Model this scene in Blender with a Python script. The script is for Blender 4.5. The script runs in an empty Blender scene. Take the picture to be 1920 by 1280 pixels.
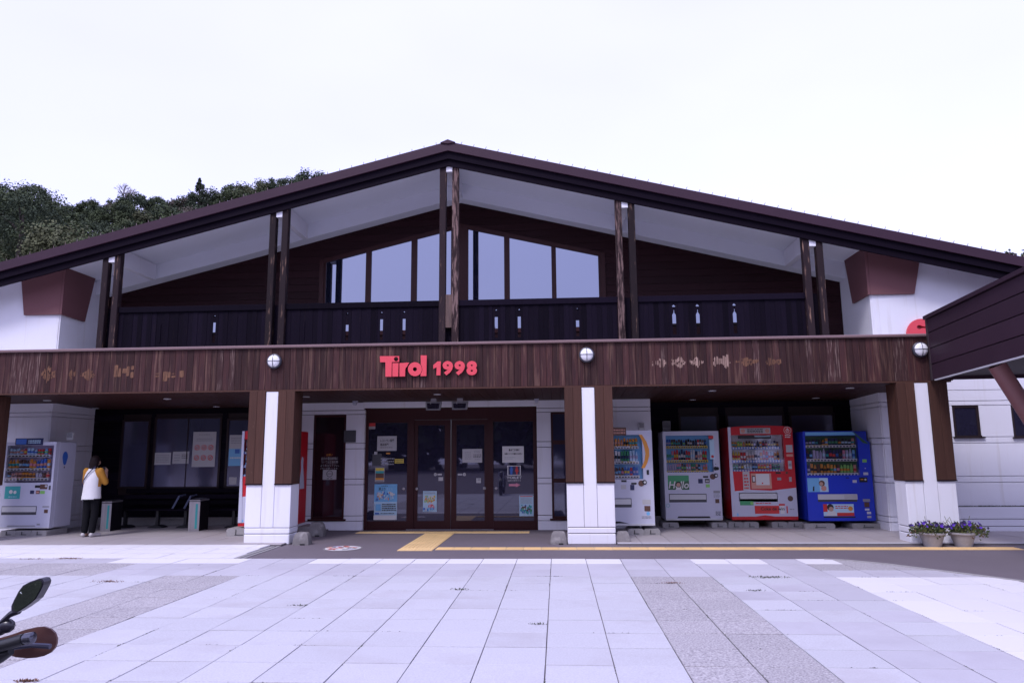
import bpy, math, random
from mathutils import Vector, Matrix
random.seed(7)
rnd = random.uniform
SC = bpy.context.scene
COL = SC.collection

# ------------------------------------------------------------------ camera
FPX, CAMH = 1340.0, 1.6
_yv = Vector((85.0, 210.0, FPX)).normalized()
_zv = Vector((-0.0082, -1.0, 0.0)); _zv.z = -(_zv.dot(_yv)) / _yv.z; _zv.normalize()
_xv = _yv.cross(-_zv).normalized()
if _xv.x < 0: _xv = -_xv
ROWS = (_xv, _yv, _zv)                       # world axes written in camera axes (x right, y down, z forward)
cam = bpy.data.cameras.new('camera'); cam.sensor_width = 36; cam.lens = FPX / 1920 * 36
cam.clip_start = 0.05; cam.clip_end = 3000
camo = bpy.data.objects.new('camera', cam); COL.objects.link(camo)
M = Matrix.Identity(4)
for r in range(3):
    M[r][0] = ROWS[r].x; M[r][1] = -ROWS[r].y; M[r][2] = -ROWS[r].z
M[2][3] = CAMH
camo.matrix_world = M
SC.camera = camo

def _ray(u, v):
    d = Vector((u - 960, v - 640, FPX))
    return Vector((ROWS[0].dot(d), ROWS[1].dot(d), ROWS[2].dot(d)))
def at(u, v, Y):                             # a measured point on the upright plane at depth Y
    d = _ray(u, v); k = Y / d.y
    return Vector((d.x * k, Y, CAMH + d.z * k))
def gr(u, v, z=0.0):                         # a measured point on the level plane at height z
    d = _ray(u, v); k = (z - CAMH) / d.z
    return Vector((d.x * k, d.y * k, z))

# ------------------------------------------------------------------ sky, sun, exposure
SUN_EL, SUN_AZ = math.radians(52), math.radians(26)      # sun behind the camera, to the left
w = bpy.data.worlds.new('World'); SC.world = w; w.use_nodes = True
nt = w.node_tree; nt.nodes.clear()
N = nt.nodes.new
wo = N('ShaderNodeOutputWorld'); bg1 = N('ShaderNodeBackground'); bg2 = N('ShaderNodeBackground'); add = N('ShaderNodeAddShader')
sky = N('ShaderNodeTexSky'); sky.sky_type = 'NISHITA'; sky.sun_disc = False
sky.sun_elevation = SUN_EL; sky.sun_rotation = math.radians(180) + SUN_AZ
sky.air_density = 1.0; sky.dust_density = 3.0
bg1.inputs[1].default_value = 0.05
tc = N('ShaderNodeTexCoord'); no = N('ShaderNodeTexNoise'); no.inputs['Scale'].default_value = 1.0; no.inputs['Detail'].default_value = 4
mp = N('ShaderNodeMapping'); mp.inputs['Scale'].default_value = (1, 1, 2.5)
rp = N('ShaderNodeValToRGB')
rp.color_ramp.elements[0].position = 0.3; rp.color_ramp.elements[0].color = (0.83, 0.82, 1.44, 1)
rp.color_ramp.elements[1].position = 0.7; rp.color_ramp.elements[1].color = (0.98, 0.975, 1.60, 1)
bg2.inputs[1].default_value = 1.0
nt.links.new(tc.outputs['Generated'], mp.inputs[0]); nt.links.new(mp.outputs[0], no.inputs['Vector'])
nt.links.new(no.outputs['Fac'], rp.inputs[0]); nt.links.new(rp.outputs[0], bg2.inputs[0])
nt.links.new(sky.outputs[0], bg1.inputs[0])
nt.links.new(bg1.outputs[0], add.inputs[0]); nt.links.new(bg2.outputs[0], add.inputs[1]); nt.links.new(add.outputs[0], wo.inputs[0])
sl = bpy.data.lights.new('sun', 'SUN'); sl.energy = 2.1; sl.angle = math.radians(14); sl.color = (1.0, 0.965, 1.06)
so = bpy.data.objects.new('sun', sl); COL.objects.link(so)
sdir = Vector((math.sin(SUN_AZ) * math.cos(SUN_EL), math.cos(SUN_AZ) * math.cos(SUN_EL), -math.sin(SUN_EL)))
so.rotation_euler = sdir.to_track_quat('-Z', 'Y').to_euler(); so.location = (-10, -10, 20)
SC.view_settings.view_transform = 'Standard'; SC.view_settings.look = 'None'
SC.view_settings.exposure = 0.0; SC.view_settings.gamma = 1.0; SC.view_settings.use_curve_mapping = False

# ------------------------------------------------------------------ materials
MATS = {}
def mat(name, col, rough=0.6, var=0.0, nscale=6.0, namt=0.0, stretch=(1, 1, 1), bump=0.0, bscale=40.0, metal=0.0,
        dark=None, spec=0.5, patch=None, pscale=3.0, plo=0.6, phi=0.7, world=True, pstretch=None, emit=None, coat=0.0):
    """procedural surface: base colour, per-object variation, stretched noise towards `dark`, patches of wear, bump"""
    if name in MATS: return MATS[name]
    m = bpy.data.materials.new(name); MATS[name] = m; m.use_nodes = True
    t = m.node_tree; n = t.nodes; L = t.links.new
    b = n['Principled BSDF']
    b.inputs['Roughness'].default_value = rough; b.inputs['Metallic'].default_value = metal
    b.inputs['Specular IOR Level'].default_value = spec
    if coat: b.inputs['Coat Weight'].default_value = coat; b.inputs['Coat Roughness'].default_value = 0.08
    rgb = n.new('ShaderNodeRGB'); rgb.outputs[0].default_value = (*col, 1); out = rgb.outputs[0]
    geo = n.new('ShaderNodeNewGeometry'); txc = n.new('ShaderNodeTexCoord')
    src = geo.outputs['Position'] if world else txc.outputs['Object']
    oi = n.new('ShaderNodeObjectInfo')
    def noise(scale, st, detail=5, off=True):
        mpp = n.new('ShaderNodeMapping'); mpp.inputs['Scale'].default_value = st; L(src, mpp.inputs[0])
        vec = mpp.outputs[0]
        if off and var:
            va = n.new('ShaderNodeVectorMath'); va.operation = 'ADD'; L(vec, va.inputs[0])
            ms = n.new('ShaderNodeMath'); ms.operation = 'MULTIPLY'; ms.inputs[1].default_value = 37.0; L(oi.outputs['Random'], ms.inputs[0])
            L(ms.outputs[0], va.inputs[1]); vec = va.outputs[0]
        x = n.new('ShaderNodeTexNoise'); x.inputs['Scale'].default_value = scale; x.inputs['Detail'].default_value = detail
        x.inputs['Roughness'].default_value = 0.62; L(vec, x.inputs['Vector']); return x.outputs['Fac']
    def ramp(f, lo, hi):
        r = n.new('ShaderNodeMapRange'); r.inputs['From Min'].default_value = lo; r.inputs['From Max'].default_value = hi; L(f, r.inputs['Value']); return r.outputs[0]
    def mix(f, a, c):
        x = n.new('ShaderNodeMix'); x.data_type = 'RGBA'; L(f, x.inputs[0]); L(a, x.inputs[6]); x.inputs[7].default_value = (*c, 1); return x.outputs[2]
    if namt:
        f = ramp(noise(nscale, stretch), 0.32, 0.72)
        mm = n.new('ShaderNodeMath'); mm.operation = 'MULTIPLY'; mm.inputs[1].default_value = namt; L(f, mm.inputs[0])
        out = mix(mm.outputs[0], out, dark or tuple(c * 0.5 for c in col))
    if patch:
        out = mix(ramp(noise(pscale, pstretch or stretch, 8), plo, phi), out, patch)
    if var:
        h = n.new('ShaderNodeHueSaturation'); L(out, h.inputs['Color'])
        r = n.new('ShaderNodeMapRange'); r.inputs['To Min'].default_value = 1 - var; r.inputs['To Max'].default_value = 1 + var
        L(oi.outputs['Random'], r.inputs['Value']); L(r.outputs[0], h.inputs['Value']); out = h.outputs[0]
    L(out, b.inputs['Base Color'])
    if bump:
        bp = n.new('ShaderNodeBump'); bp.inputs['Strength'].default_value = bump; bp.inputs['Distance'].default_value = 0.01
        L(noise(bscale, stretch, 4), bp.inputs['Height']); L(bp.outputs[0], b.inputs['Normal'])
    if emit:
        b.inputs['Emission Color'].default_value = (*col, 1); b.inputs['Emission Strength'].default_value = emit
    return m

def glass_mat(name, body, fac, tint=(0.8, 0.8, 1.0), rough=0.02, trans=False):
    m = bpy.data.materials.new(name); MATS[name] = m; m.use_nodes = True
    t = m.node_tree; n = t.nodes; n.clear(); L = t.links.new
    o = n.new('ShaderNodeOutputMaterial'); mx = n.new('ShaderNodeMixShader'); g = n.new('ShaderNodeBsdfGlossy')
    g.inputs['Color'].default_value = (*tint, 1); g.inputs['Roughness'].default_value = rough
    d = n.new('ShaderNodeBsdfTransparent' if trans else 'ShaderNodeBsdfDiffuse'); d.inputs['Color'].default_value = (*body, 1)
    lw = n.new('ShaderNodeLayerWeight'); lw.inputs['Blend'].default_value = 0.25
    r = n.new('ShaderNodeMapRange'); r.inputs['To Min'].default_value = fac; r.inputs['To Max'].default_value = min(1, fac + 0.5)
    L(lw.outputs['Facing'], r.inputs['Value']); L(r.outputs[0], mx.inputs[0]); L(d.outputs[0], mx.inputs[1]); L(g.outputs[0], mx.inputs[2]); L(mx.outputs[0], o.inputs[0])
    return m

WHITE = mat('white_render', (0.725, 0.72, 0.78), 0.8, nscale=0.9, namt=0.25, dark=(0.60, 0.58, 0.60), bump=0.15, bscale=90, stretch=(1, 1, .6), patch=(0.58, 0.55, 0.54), pscale=1.6, plo=0.56, phi=0.84, pstretch=(5, 5, .35))
SOFFIT = mat('soffit_paint', (0.74, 0.76, 0.84), 0.85, nscale=0.7, namt=0.3, dark=(0.64, 0.65, 0.64), bump=0.08)
JOINT = mat('joint_shadow_gap', (0.10, 0.09, 0.09), 0.9)
WOOD = mat('weathered_brown_wood', (0.054, 0.020, 0.018), 0.65, var=0.36, nscale=5, namt=0.75, stretch=(9, 9, .55), dark=(0.017, 0.008, 0.012), bump=0.35, bscale=10,
           patch=(0.15, 0.085, 0.062), pscale=2.0, plo=0.52, phi=0.78, pstretch=(9, 9, .5), spec=0.2)
WOODW = mat('worn_fascia_wood', (0.056, 0.024, 0.023), 0.7, var=0.2, nscale=5, namt=0.6, stretch=(9, 9, .55), dark=(0.018, 0.009, 0.011), bump=0.35, bscale=10,
           patch=(0.17, 0.115, 0.10), pscale=3.2, plo=0.52, phi=0.66, pstretch=(16, 16, .9), spec=.2)
WOODP = mat('pillar_brown_wood', (0.072, 0.032, 0.022), 0.6, var=0.15, nscale=4, namt=0.6, stretch=(12, 12, .5), dark=(0.038, 0.017, 0.013), bump=0.3, bscale=10,
           patch=(0.22, 0.13, 0.085), pscale=4, plo=0.66, phi=0.82, pstretch=(6, 6, .9), spec=0.2)
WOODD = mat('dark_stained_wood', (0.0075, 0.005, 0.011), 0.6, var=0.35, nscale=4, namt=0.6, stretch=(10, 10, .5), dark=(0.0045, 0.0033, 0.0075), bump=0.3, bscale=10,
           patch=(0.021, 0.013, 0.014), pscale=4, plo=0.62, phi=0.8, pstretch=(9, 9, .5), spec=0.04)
POSTW = mat('peeling_post_wood', (0.019, 0.0105, 0.013), 0.65, var=0.3, nscale=4, namt=0.6, stretch=(10, 10, .5), dark=(0.015, 0.010, 0.012), bump=0.3, bscale=10,
           patch=(0.21, 0.125, 0.09), pscale=2.6, plo=0.60, phi=0.68, pstretch=(8, 8, .8), spec=0.15)
PEELW = mat('bare_peeled_post_wood', (0.030, 0.016, 0.017), 0.7, var=0.2, nscale=4, namt=0.5, stretch=(10, 10, .8), dark=(0.012, 0.008, 0.010), bump=0.4, bscale=10,
           patch=(0.18, 0.115, 0.105), pscale=2.2, plo=0.48, phi=0.56, pstretch=(12, 12, 1.3), spec=0.15)
SIDING = mat('red_brown_siding', (0.027, 0.008, 0.011), 0.6, var=0.16, nscale=4, namt=0.45, stretch=(.4, 9, 9), dark=(0.015, 0.0055, 0.005), bump=0.2, bscale=8, spec=0.15)
BROWN = mat('brown_paint', (0.155, 0.062, 0.068), 0.75, nscale=2, namt=0.25, dark=(0.115, 0.045, 0.048), bump=0.15, bscale=120)
BARGE = mat('barge_board_paint', (0.040, 0.0155, 0.030), 0.5, var=0.1, nscale=3, namt=0.3, stretch=(.5, 2, 2), spec=0.25)
BARGED = mat('barge_board_dark', (0.007, 0.004, 0.0095), 0.6, var=0.1, nscale=3, namt=0.3, stretch=(.5, 2, 2), spec=0.05)  # darker copy for the lower barge boards, their shade put into the colour
CAPM = mat('copper_brown_metal', (0.20, 0.125, 0.125), 0.35, nscale=3, namt=0.3, stretch=(.3, 3, 3))
CEIL = mat('porch_ceiling_wood', (0.045, 0.016, 0.013), 0.55, var=0.1, nscale=4, namt=0.4, stretch=(9, .5, 9), spec=0.2)
FRAME = mat('brown_door_frame', (0.042, 0.011, 0.012), 0.4, nscale=4, namt=0.3, stretch=(6, 6, .6), spec=0.2)
FRAMED = mat('dark_window_frame', (0.022, 0.013, 0.014), 0.45, spec=0.2)
GLS = glass_mat('sky_window_glass', (0.012, 0.014, 0.03), 0.30, (0.72, 0.78, 0.98))
GLD = glass_mat('door_glass', (0.020, 0.018, 0.038), 0.10, (0.85, 0.85, 1.0))
GLBR = glass_mat('brown_panel_glass', (0.018, 0.009, 0.014), 0.07, (0.85, 0.85, 1.0), 0.08)
GLBL = glass_mat('pale_side_glass', (0.030, 0.030, 0.065), 0.11, (0.85, 0.85, 1.0), 0.05)
GLB = glass_mat('bay_window_glass', (0.045, 0.045, 0.085), 0.14, (0.8, 0.8, 1.0), 0.12)
GLV = glass_mat('display_glass', (0.93, 0.93, 0.95), 0.035, (0.9, 0.9, 1.0), 0.03, True)
TILEL = mat('pale_granite_tile', (0.515, 0.51, 0.545), 0.75, var=0.04, nscale=70, namt=0.55, dark=(0.34, 0.32, 0.345), bump=0.45, bscale=80, patch=(0.40, 0.375, 0.395), pscale=1.1, plo=0.52, phi=0.82)
TILEW = mat('white_tile', (0.66, 0.64, 0.65), 0.75, var=0.03, nscale=160, namt=0.3, dark=(0.52, 0.50, 0.52), bump=0.2, bscale=120, patch=(0.6, 0.57, 0.57), pscale=1.5, plo=0.65, phi=0.9)
TILEM = mat('smooth_grey_tile', (0.475, 0.46, 0.50), 0.7, var=0.04, nscale=80, namt=0.5, dark=(0.37, 0.35, 0.39), bump=0.3, bscale=90, patch=(0.37, 0.345, 0.38), pscale=1.0, plo=0.48, phi=0.8)
TILEA = mat('exposed_aggregate_tile', (0.53, 0.50, 0.51), 0.8, var=0.05, nscale=58, namt=1.0, dark=(0.15, 0.135, 0.15), bump=0.6, bscale=58)
TILEP = mat('porch_floor_tile', (0.36, 0.325, 0.33), 0.65, var=0.05, nscale=120, namt=0.4, dark=(0.28, 0.25, 0.255), bump=0.15, bscale=150, patch=(0.28, 0.24, 0.23), pscale=1.4, plo=0.6, phi=0.8)
BED = mat('dark_joint_mortar', (0.15, 0.135, 0.145), 0.95, nscale=20, namt=0.5, dark=(0.08, 0.07, 0.07))
ASPH = mat('asphalt', (0.135, 0.112, 0.128), 0.85, nscale=1.1, namt=0.35, dark=(0.095, 0.078, 0.09), bump=0.4, bscale=260, patch=(0.18, 0.15, 0.17), pscale=140, plo=0.55, phi=0.75)
YEL = mat('yellow_tactile', (0.70, 0.49, 0.23), 0.7, var=0.07, nscale=30, namt=0.3, dark=(0.52, 0.36, 0.17))
CONC = mat('grey_concrete', (0.30, 0.285, 0.285), 0.85, var=0.1, nscale=30, namt=0.5, dark=(0.20, 0.19, 0.19), bump=0.3, bscale=80)
CONCD = mat('weathered_concrete', (0.20, 0.185, 0.185), 0.9, var=0.15, nscale=14, namt=0.6, dark=(0.11, 0.10, 0.10), bump=0.5, bscale=60, patch=(0.34, 0.32, 0.31), pscale=5, plo=0.55, phi=0.75)
BLK = mat('black_plastic', (0.012, 0.012, 0.015), 0.4)
DGREY = mat('dark_grey_plastic', (0.05, 0.05, 0.06), 0.5)
GREY = mat('grey_plastic', (0.26, 0.26, 0.28), 0.5)
LGREY = mat('light_grey_plastic', (0.5, 0.5, 0.52), 0.4)
STEEL = mat('brushed_steel', (0.42, 0.40, 0.42), 0.35, metal=0.7, nscale=3, namt=0.4, stretch=(8, 8, .5))
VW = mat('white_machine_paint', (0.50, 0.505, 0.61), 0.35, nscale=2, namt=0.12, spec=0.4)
VR = mat('red_machine_paint', (0.50, 0.007, 0.016), 0.3, nscale=2, namt=0.15)
VB = mat('blue_machine_paint', (0.014, 0.040, 0.50), 0.3, nscale=2, namt=0.15)
SIGNR = mat('sign_red', (0.68, 0.062, 0.085), 0.45, nscale=3, namt=0.08)
SIGNE = mat('sign_edge_dark_red', (0.20, 0.012, 0.02), 0.5)
C = lambda name, *c: mat(name, c, 0.5)
PW = C('paper_white', .62, .61, .60); PG = C('paper_grey', .42, .41, .42); INK = C('ink_black', .015, .015, .018); CYAN = C('print_sky_blue', .16, .42, .68)
PBL = C('print_pale_blue', .42, .60, .72); RED = C('print_red', .55, .03, .03); ORG = C('print_orange', .62, .25, .03); YLW = C('print_yellow', .65, .50, .06)
GRN = C('print_green', .05, .28, .12); DGN = C('print_dark_green', .035, .11, .05); PNK = C('print_pink', .62, .22, .30); BLU = C('print_blue', .03, .12, .45); TEAL = C('print_teal', .03, .33, .33)
NAVY = C('print_navy', .015, .02, .08); SKIN = C('skin', .48, .29, .21); BRN = C('print_brown', .10, .045, .03); LPUR = C('print_lilac', .40, .36, .50); LGRN = C('print_light_green', .22, .5, .12); SALM = C('print_salmon', .55, .26, .2)

# ------------------------------------------------------------------ mesh building
class MB:
    def __init__(s): s.v = []; s.f = []; s.m = []; s.mats = []
    def mi(s, m):
        if m is None: return 0
        if m not in s.mats: s.mats.append(m)
        return s.mats.index(m)
    def add(s, vs, fs, m=None):
        o = len(s.v); s.v += [tuple(v) for v in vs]; i = s.mi(m)
        for f in fs: s.f.append([o + k for k in f]); s.m.append(i)
        return s
    def box(s, x0, x1, y0, y1, z0, z1, m=None, b=0.0):
        if x0 > x1: x0, x1 = x1, x0
        if y0 > y1: y0, y1 = y1, y0
        if z0 > z1: z0, z1 = z1, z0
        if b <= 0:
            return s.add([(x0, y0, z0), (x1, y0, z0), (x1, y1, z0), (x0, y1, z0), (x0, y0, z1), (x1, y0, z1), (x1, y1, z1), (x0, y1, z1)],
                         [(0, 3, 2, 1), (4, 5, 6, 7), (0, 1, 5, 4), (1, 2, 6, 5), (2, 3, 7, 6), (3, 0, 4, 7)], m)
        b = min(b, (x1 - x0) * .45, (y1 - y0) * .45, (z1 - z0) * .45)
        vs = []
        for z, q in ((z0, b), (z0 + b, 0), (z1 - b, 0), (z1, b)):
            c = b if q == 0 else b
            a = q
            vs += [(x0 + c, y0 + a, z), (x1 - c, y0 + a, z), (x1 - a, y0 + c, z), (x1 - a, y1 - c, z), (x1 - c, y1 - a, z), (x0 + c, y1 - a, z), (x0 + a, y1 - c, z), (x0 + a, y0 + c, z)]
        fs = [tuple(range(7, -1, -1)), tuple(range(24, 32))]
        for l in range(3):
            for k in range(8): fs.append((l * 8 + k, l * 8 + (k + 1) % 8, l * 8 + 8 + (k + 1) % 8, l * 8 + 8 + k))
        return s.add(vs, fs, m)
    def prism(s, poly, y0, y1, m=None):       # outline in (x, z), pushed along y; y0 is the front
        n = len(poly); a = sum(poly[i][0] * poly[(i + 1) % n][1] - poly[(i + 1) % n][0] * poly[i][1] for i in range(n))
        if a < 0: poly = poly[::-1]
        vs = [(x, y0, z) for x, z in poly] + [(x, y1, z) for x, z in poly]
        fs = [tuple(range(n)), tuple(range(2 * n - 1, n - 1, -1))]
        for k in range(n): fs.append((k, n + k, n + (k + 1) % n, (k + 1) % n))
        return s.add(vs, fs, m)
    def slab(s, poly, z0, z1, m=None):        # outline in (x, y)
        n = len(poly); a = sum(poly[i][0] * poly[(i + 1) % n][1] - poly[(i + 1) % n][0] * poly[i][1] for i in range(n))
        if a < 0: poly = poly[::-1]
        vs = [(x, y, z0) for x, y in poly] + [(x, y, z1) for x, y in poly]
        fs = [tuple(range(n - 1, -1, -1)), tuple(range(n, 2 * n))]
        for k in range(n): fs.append((k, (k + 1) % n, n + (k + 1) % n, n + k))
        return s.add(vs, fs, m)
    def tube(s, pts, r, m=None, n=10, cap=True):
        pts = [Vector(p) for p in pts]; rs = r if isinstance(r, (list, tuple)) else [r] * len(pts)
        up = None; rings = []
        for i, p in enumerate(pts):
            d = (pts[min(i + 1, len(pts) - 1)] - pts[max(i - 1, 0)]).normalized()
            if up is None: up = Vector((0, 0, 1)) if abs(d.z) < .9 else Vector((0, 1, 0))
            a = d.cross(up).normalized(); up = a.cross(d).normalized()
            rings.append([p + (a * math.cos(t) + up * math.sin(t)) * rs[i] for t in [k * 2 * math.pi / n for k in range(n)]])
        vs = [v for g in rings for v in g]; fs = []
        for i in range(len(pts) - 1):
            for k in range(n): fs.append((i * n + k, i * n + (k + 1) % n, (i + 1) * n + (k + 1) % n, (i + 1) * n + k))
        if cap: fs += [tuple(range(n - 1, -1, -1)), tuple(range((len(pts) - 1) * n, len(pts) * n))]
        return s.add(vs, fs, m)
    def lathe(s, prof, c, m=None, n=16, axis='z', cap=True):
        vs = []
        for r, h in prof:
            for k in range(n):
                t = k * 2 * math.pi / n
                if axis == 'z': vs.append((c[0] + r * math.cos(t), c[1] + r * math.sin(t), c[2] + h))
                else: vs.append((c[0] + r * math.cos(t), c[1] + h, c[2] + r * math.sin(t)))
        fs = []; k2 = len(prof)
        for i in range(k2 - 1):
            for k in range(n): fs.append((i * n + k, i * n + (k + 1) % n, (i + 1) * n + (k + 1) % n, (i + 1) * n + k))
        if cap: fs += [tuple(range(n - 1, -1, -1)), tuple(range((k2 - 1) * n, k2 * n))]
        return s.add(vs, fs, m)
    def mesh(s, me):
        o = len(s.v)
        s.v += [tuple(v.co) for v in me.vertices]
        return o

def root_loc(p):
    l = Vector((0, 0, 0))
    while p is not None: l += p.location; p = p.parent
    return l
def obj(name, mb, m=None, parent=None, smooth=False, origin=None, kind=None, label=None):
    """one mesh object; vertices are given in world axes, stored about its own origin"""
    me = bpy.data.meshes.new(name)
    base = root_loc(parent)
    org = Vector(origin) if origin is not None else base
    me.from_pydata([tuple(Vector(v) - org) for v in mb.v], [], mb.f)
    mats = list(mb.mats) or [m]
    if m is not None and mb.mats and m not in mats: pass
    for q in mats: me.materials.append(q if q else m)
    if len(mats) > 1: me.polygons.foreach_set('material_index', mb.m)
    if smooth:
        me.polygons.foreach_set('use_smooth', [True] * len(me.polygons))
        try: me.set_sharp_from_angle(angle=math.radians(40))
        except Exception: pass
    me.update()
    o = bpy.data.objects.new(name, me); COL.objects.link(o)
    o.location = org - base; o.parent = parent
    if kind: o['kind'] = kind
    if label: o['label'] = label
    return o
def thing(name, label, cat, loc=(0, 0, 0), group=None):
    o = bpy.data.objects.new(name, None); COL.objects.link(o); o.location = loc; o.empty_display_size = .1
    o['label'] = label; o['category'] = cat
    if group: o['group'] = group
    return o
def tag(o, label, cat, group=None):
    o['label'] = label; o['category'] = cat
    if group: o['group'] = group
    return o
def inst(src, loc, parent, name=None):
    c = src.copy(); COL.objects.link(c); c.location = loc; c.parent = parent
    if name: c.name = name
    return c
def copy_tree(o, parent=None):
    c = o.copy(); COL.objects.link(c); c.parent = parent
    for ch in list(o.children): copy_tree(ch, c)
    return c

def _curve_to_mb(cu, mb, m, tf):
    o = bpy.data.objects.new('tmp', cu); COL.objects.link(o)
    dg = bpy.context.evaluated_depsgraph_get(); me = bpy.data.meshes.new_from_object(o.evaluated_get(dg))
    vs = [tf(v.co) for v in me.vertices]; mb.add(vs, [tuple(p.vertices) for p in me.polygons], m)
    bpy.data.objects.remove(o); bpy.data.meshes.remove(me); bpy.data.curves.remove(cu)
def lettering(mb, body, x0, x1, z0, z1, y, m, depth=0.001, bold=0.0, keep=False, shear=0.0):
    """text filling the box x0..x1, z0..z1 on an upright plane at y, facing -y"""
    cu = bpy.data.curves.new('t', 'FONT'); cu.body = body; cu.size = 1; cu.offset = bold; cu.resolution_u = 3; cu.extrude = 0.5; cu.shear = shear
    o = bpy.data.objects.new('tmp', cu); COL.objects.link(o); dg = bpy.context.evaluated_depsgraph_get()
    me = bpy.data.meshes.new_from_object(o.evaluated_get(dg))
    if len(me.vertices):
        xs = [v.co.x for v in me.vertices]; ys = [v.co.y for v in me.vertices]
        sx = (x1 - x0) / max(1e-6, max(xs) - min(xs)); sy = (z1 - z0) / max(1e-6, max(ys) - min(ys))
        if keep: sx = min(sx, sy)
        mb.add([(x0 + (v.co.x - min(xs)) * sx, y - depth * (v.co.z + .5), z0 + (v.co.y - min(ys)) * sy) for v in me.vertices], [tuple(p.vertices) for p in me.polygons], m)
    bpy.data.objects.remove(o); bpy.data.meshes.remove(me); bpy.data.curves.remove(cu)
def cutout(mb, outlines, y0, y1, m):
    """flat shape with holes (first outline outside), in (x, z), with thickness y0..y1"""
    cu = bpy.data.curves.new('c', 'CURVE'); cu.dimensions = '2D'; cu.fill_mode = 'BOTH'; cu.extrude = abs(y1 - y0) / 2
    for ol in outlines:
        sp = cu.splines.new('POLY'); sp.points.add(len(ol) - 1); sp.use_cyclic_u = True
        for p, q in zip(sp.points, ol): p.co = (q[0], q[1], 0, 1)
    ym = (y0 + y1) / 2
    _curve_to_mb(cu, mb, m, lambda c: (c.x, ym - c.z, c.y))
def circ(cx, cz, r, n=20, rz=None): return [(cx + r * math.cos(k * 2 * math.pi / n), cz + (rz or r) * math.sin(k * 2 * math.pi / n)) for k in range(n)]

# ================================================================== THE SETTING: ground
D = 13.15                                   # front of the porch pillars
AX = -2.22                                  # ridge line of the building
PIT, ROW0, COL0 = 0.525, 9.83, 0.93
ground = obj('ground', MB().box(-160, 160, -90, 170, -0.40, -0.05), ASPH, kind='structure')
plaza = bpy.data.objects.new('plaza', None); COL.objects.link(plaza); plaza['kind'] = 'structure'
obj('mortar_bed', MB().box(-13.0, 12, 1.5, 13.0, -0.049, -0.010), BED, plaza)
# right-hand curved edge of the paving, measured along the kerb
CURVE = [gr(*p) for p in ((1545, 1047.5), (1585, 1049), (1660, 1056), (1740, 1066), (1830, 1077), (1920, 1088.5), (2050, 1108), (2300, 1150))]
def curve_y(x):
    if x < CURVE[0].x: return 11.43
    for a, b in zip(CURVE, CURVE[1:]):
        if a.x <= x <= b.x: return a.y + (b.y - a.y) * (x - a.x) / (b.x - a.x)
    return CURVE[-1].y
def rowedges():
    e = [ROW0 - 0.502 * k for k in range(17)][::-1] + [10.38, 10.93, 11.43, 11.93, 12.43, 12.9]
    return e
RE = rowedges()
def tile_kind(x, y):
    if y > 11.43: return 'P' if y > 12.9 else 'W'
    if y > 10.93:
        if -3.79 < x < 0.93 or 1.98 < x < 3.03: return 'W'
        if -6.9 < x < -5.1: return 'W'
        if x > 3.5: return 'A' if x > 4.1 else 'W'
        return 'M'
    if y > 9.83:
        if x < -6.6: return 'A'
        if x > 3.55 and y > 10.4: return 'A'
        return 'M'
    if 0.93 < x < 1.98 or -5.36 < x < -4.31: return 'A'
    if 1.98 < x < 3.55: return 'M' if random.random() < 0.45 + 0.25 * (x - 2) else 'L'
    if x > 3.55: return 'W'
    return 'L'
TM = {'L': TILEL, 'W': TILEW, 'M': TILEM, 'A': TILEA, 'P': TILEP}
def tile_mb(wx, wy, x=0, y=0, z=0):
    a, b = wx / 2 - rnd(.0030, .0055), wy / 2 - rnd(.0042, .0075); c = 0.0015
    vs = []
    for q, h in ((0, -0.03), (0, -c), (c, 0)):
        vs += [(x - a + q, y - b + q, z + h), (x + a - q, y - b + q, z + h), (x + a - q, y + b - q, z + h), (x - a + q, y + b - q, z + h)]
    fs = [(8, 9, 10, 11)]
    for l in range(2):
        for k in range(4): fs.append((l * 4 + k, l * 4 + (k + 1) % 4, l * 4 + 4 + (k + 1) % 4, l * 4 + 4 + k))
    return vs, fs
cells = []
for j in range(len(RE) - 1):
    y0, y1 = RE[j], RE[j + 1]; yc = (y0 + y1) / 2
    for i in range(-27, 22):
        x0 = COL0 + PIT * i; xc = x0 + PIT / 2
        if yc > 11.43 and xc > -5.15: continue
        if xc > -5.15 and yc > curve_y(xc) + 0.30: continue
        u = 1045 + xc / yc * FPX
        cells.append((xc, yc, y1 - y0, -150 < u < 2080 and yc > 3.9))
vis = sorted([c for c in cells if c[3]], key=lambda c: c[1])
near = set((c[0], c[1]) for c in vis[:298])
shared = {}; rest = {k: MB() for k in TM}
for xc, yc, wy, v in cells:
    k = tile_kind(xc, yc); up_ = max(0, .038 * (yc - 11.43) / 1.4) if xc < -5.15 else 0
    if (xc, yc) in near:
        key = (k, round(wy, 2))
        if key not in shared:
            b = MB(); vs, fs = tile_mb(PIT, wy); b.add(vs, fs); o = obj('tile', b, TM[k], plaza); shared[key] = o
        else: o = inst(shared[key], (0, 0, 0), plaza)
        o.location = (xc + rnd(-.0015, .0015), yc + rnd(-.002, .002), up_ + rnd(-.002, .0015)); o.rotation_euler = (rnd(-.003, .003), rnd(-.003, .003), rnd(-.002, .002))
    else:
        vs, fs = tile_mb(PIT, wy, xc, yc, up_ + rnd(-.002, .0015)); rest[k].add(vs, fs)
for k, b in rest.items():
    if b.f: obj('tile', b, TM[k], plaza, kind='stuff')
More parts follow.
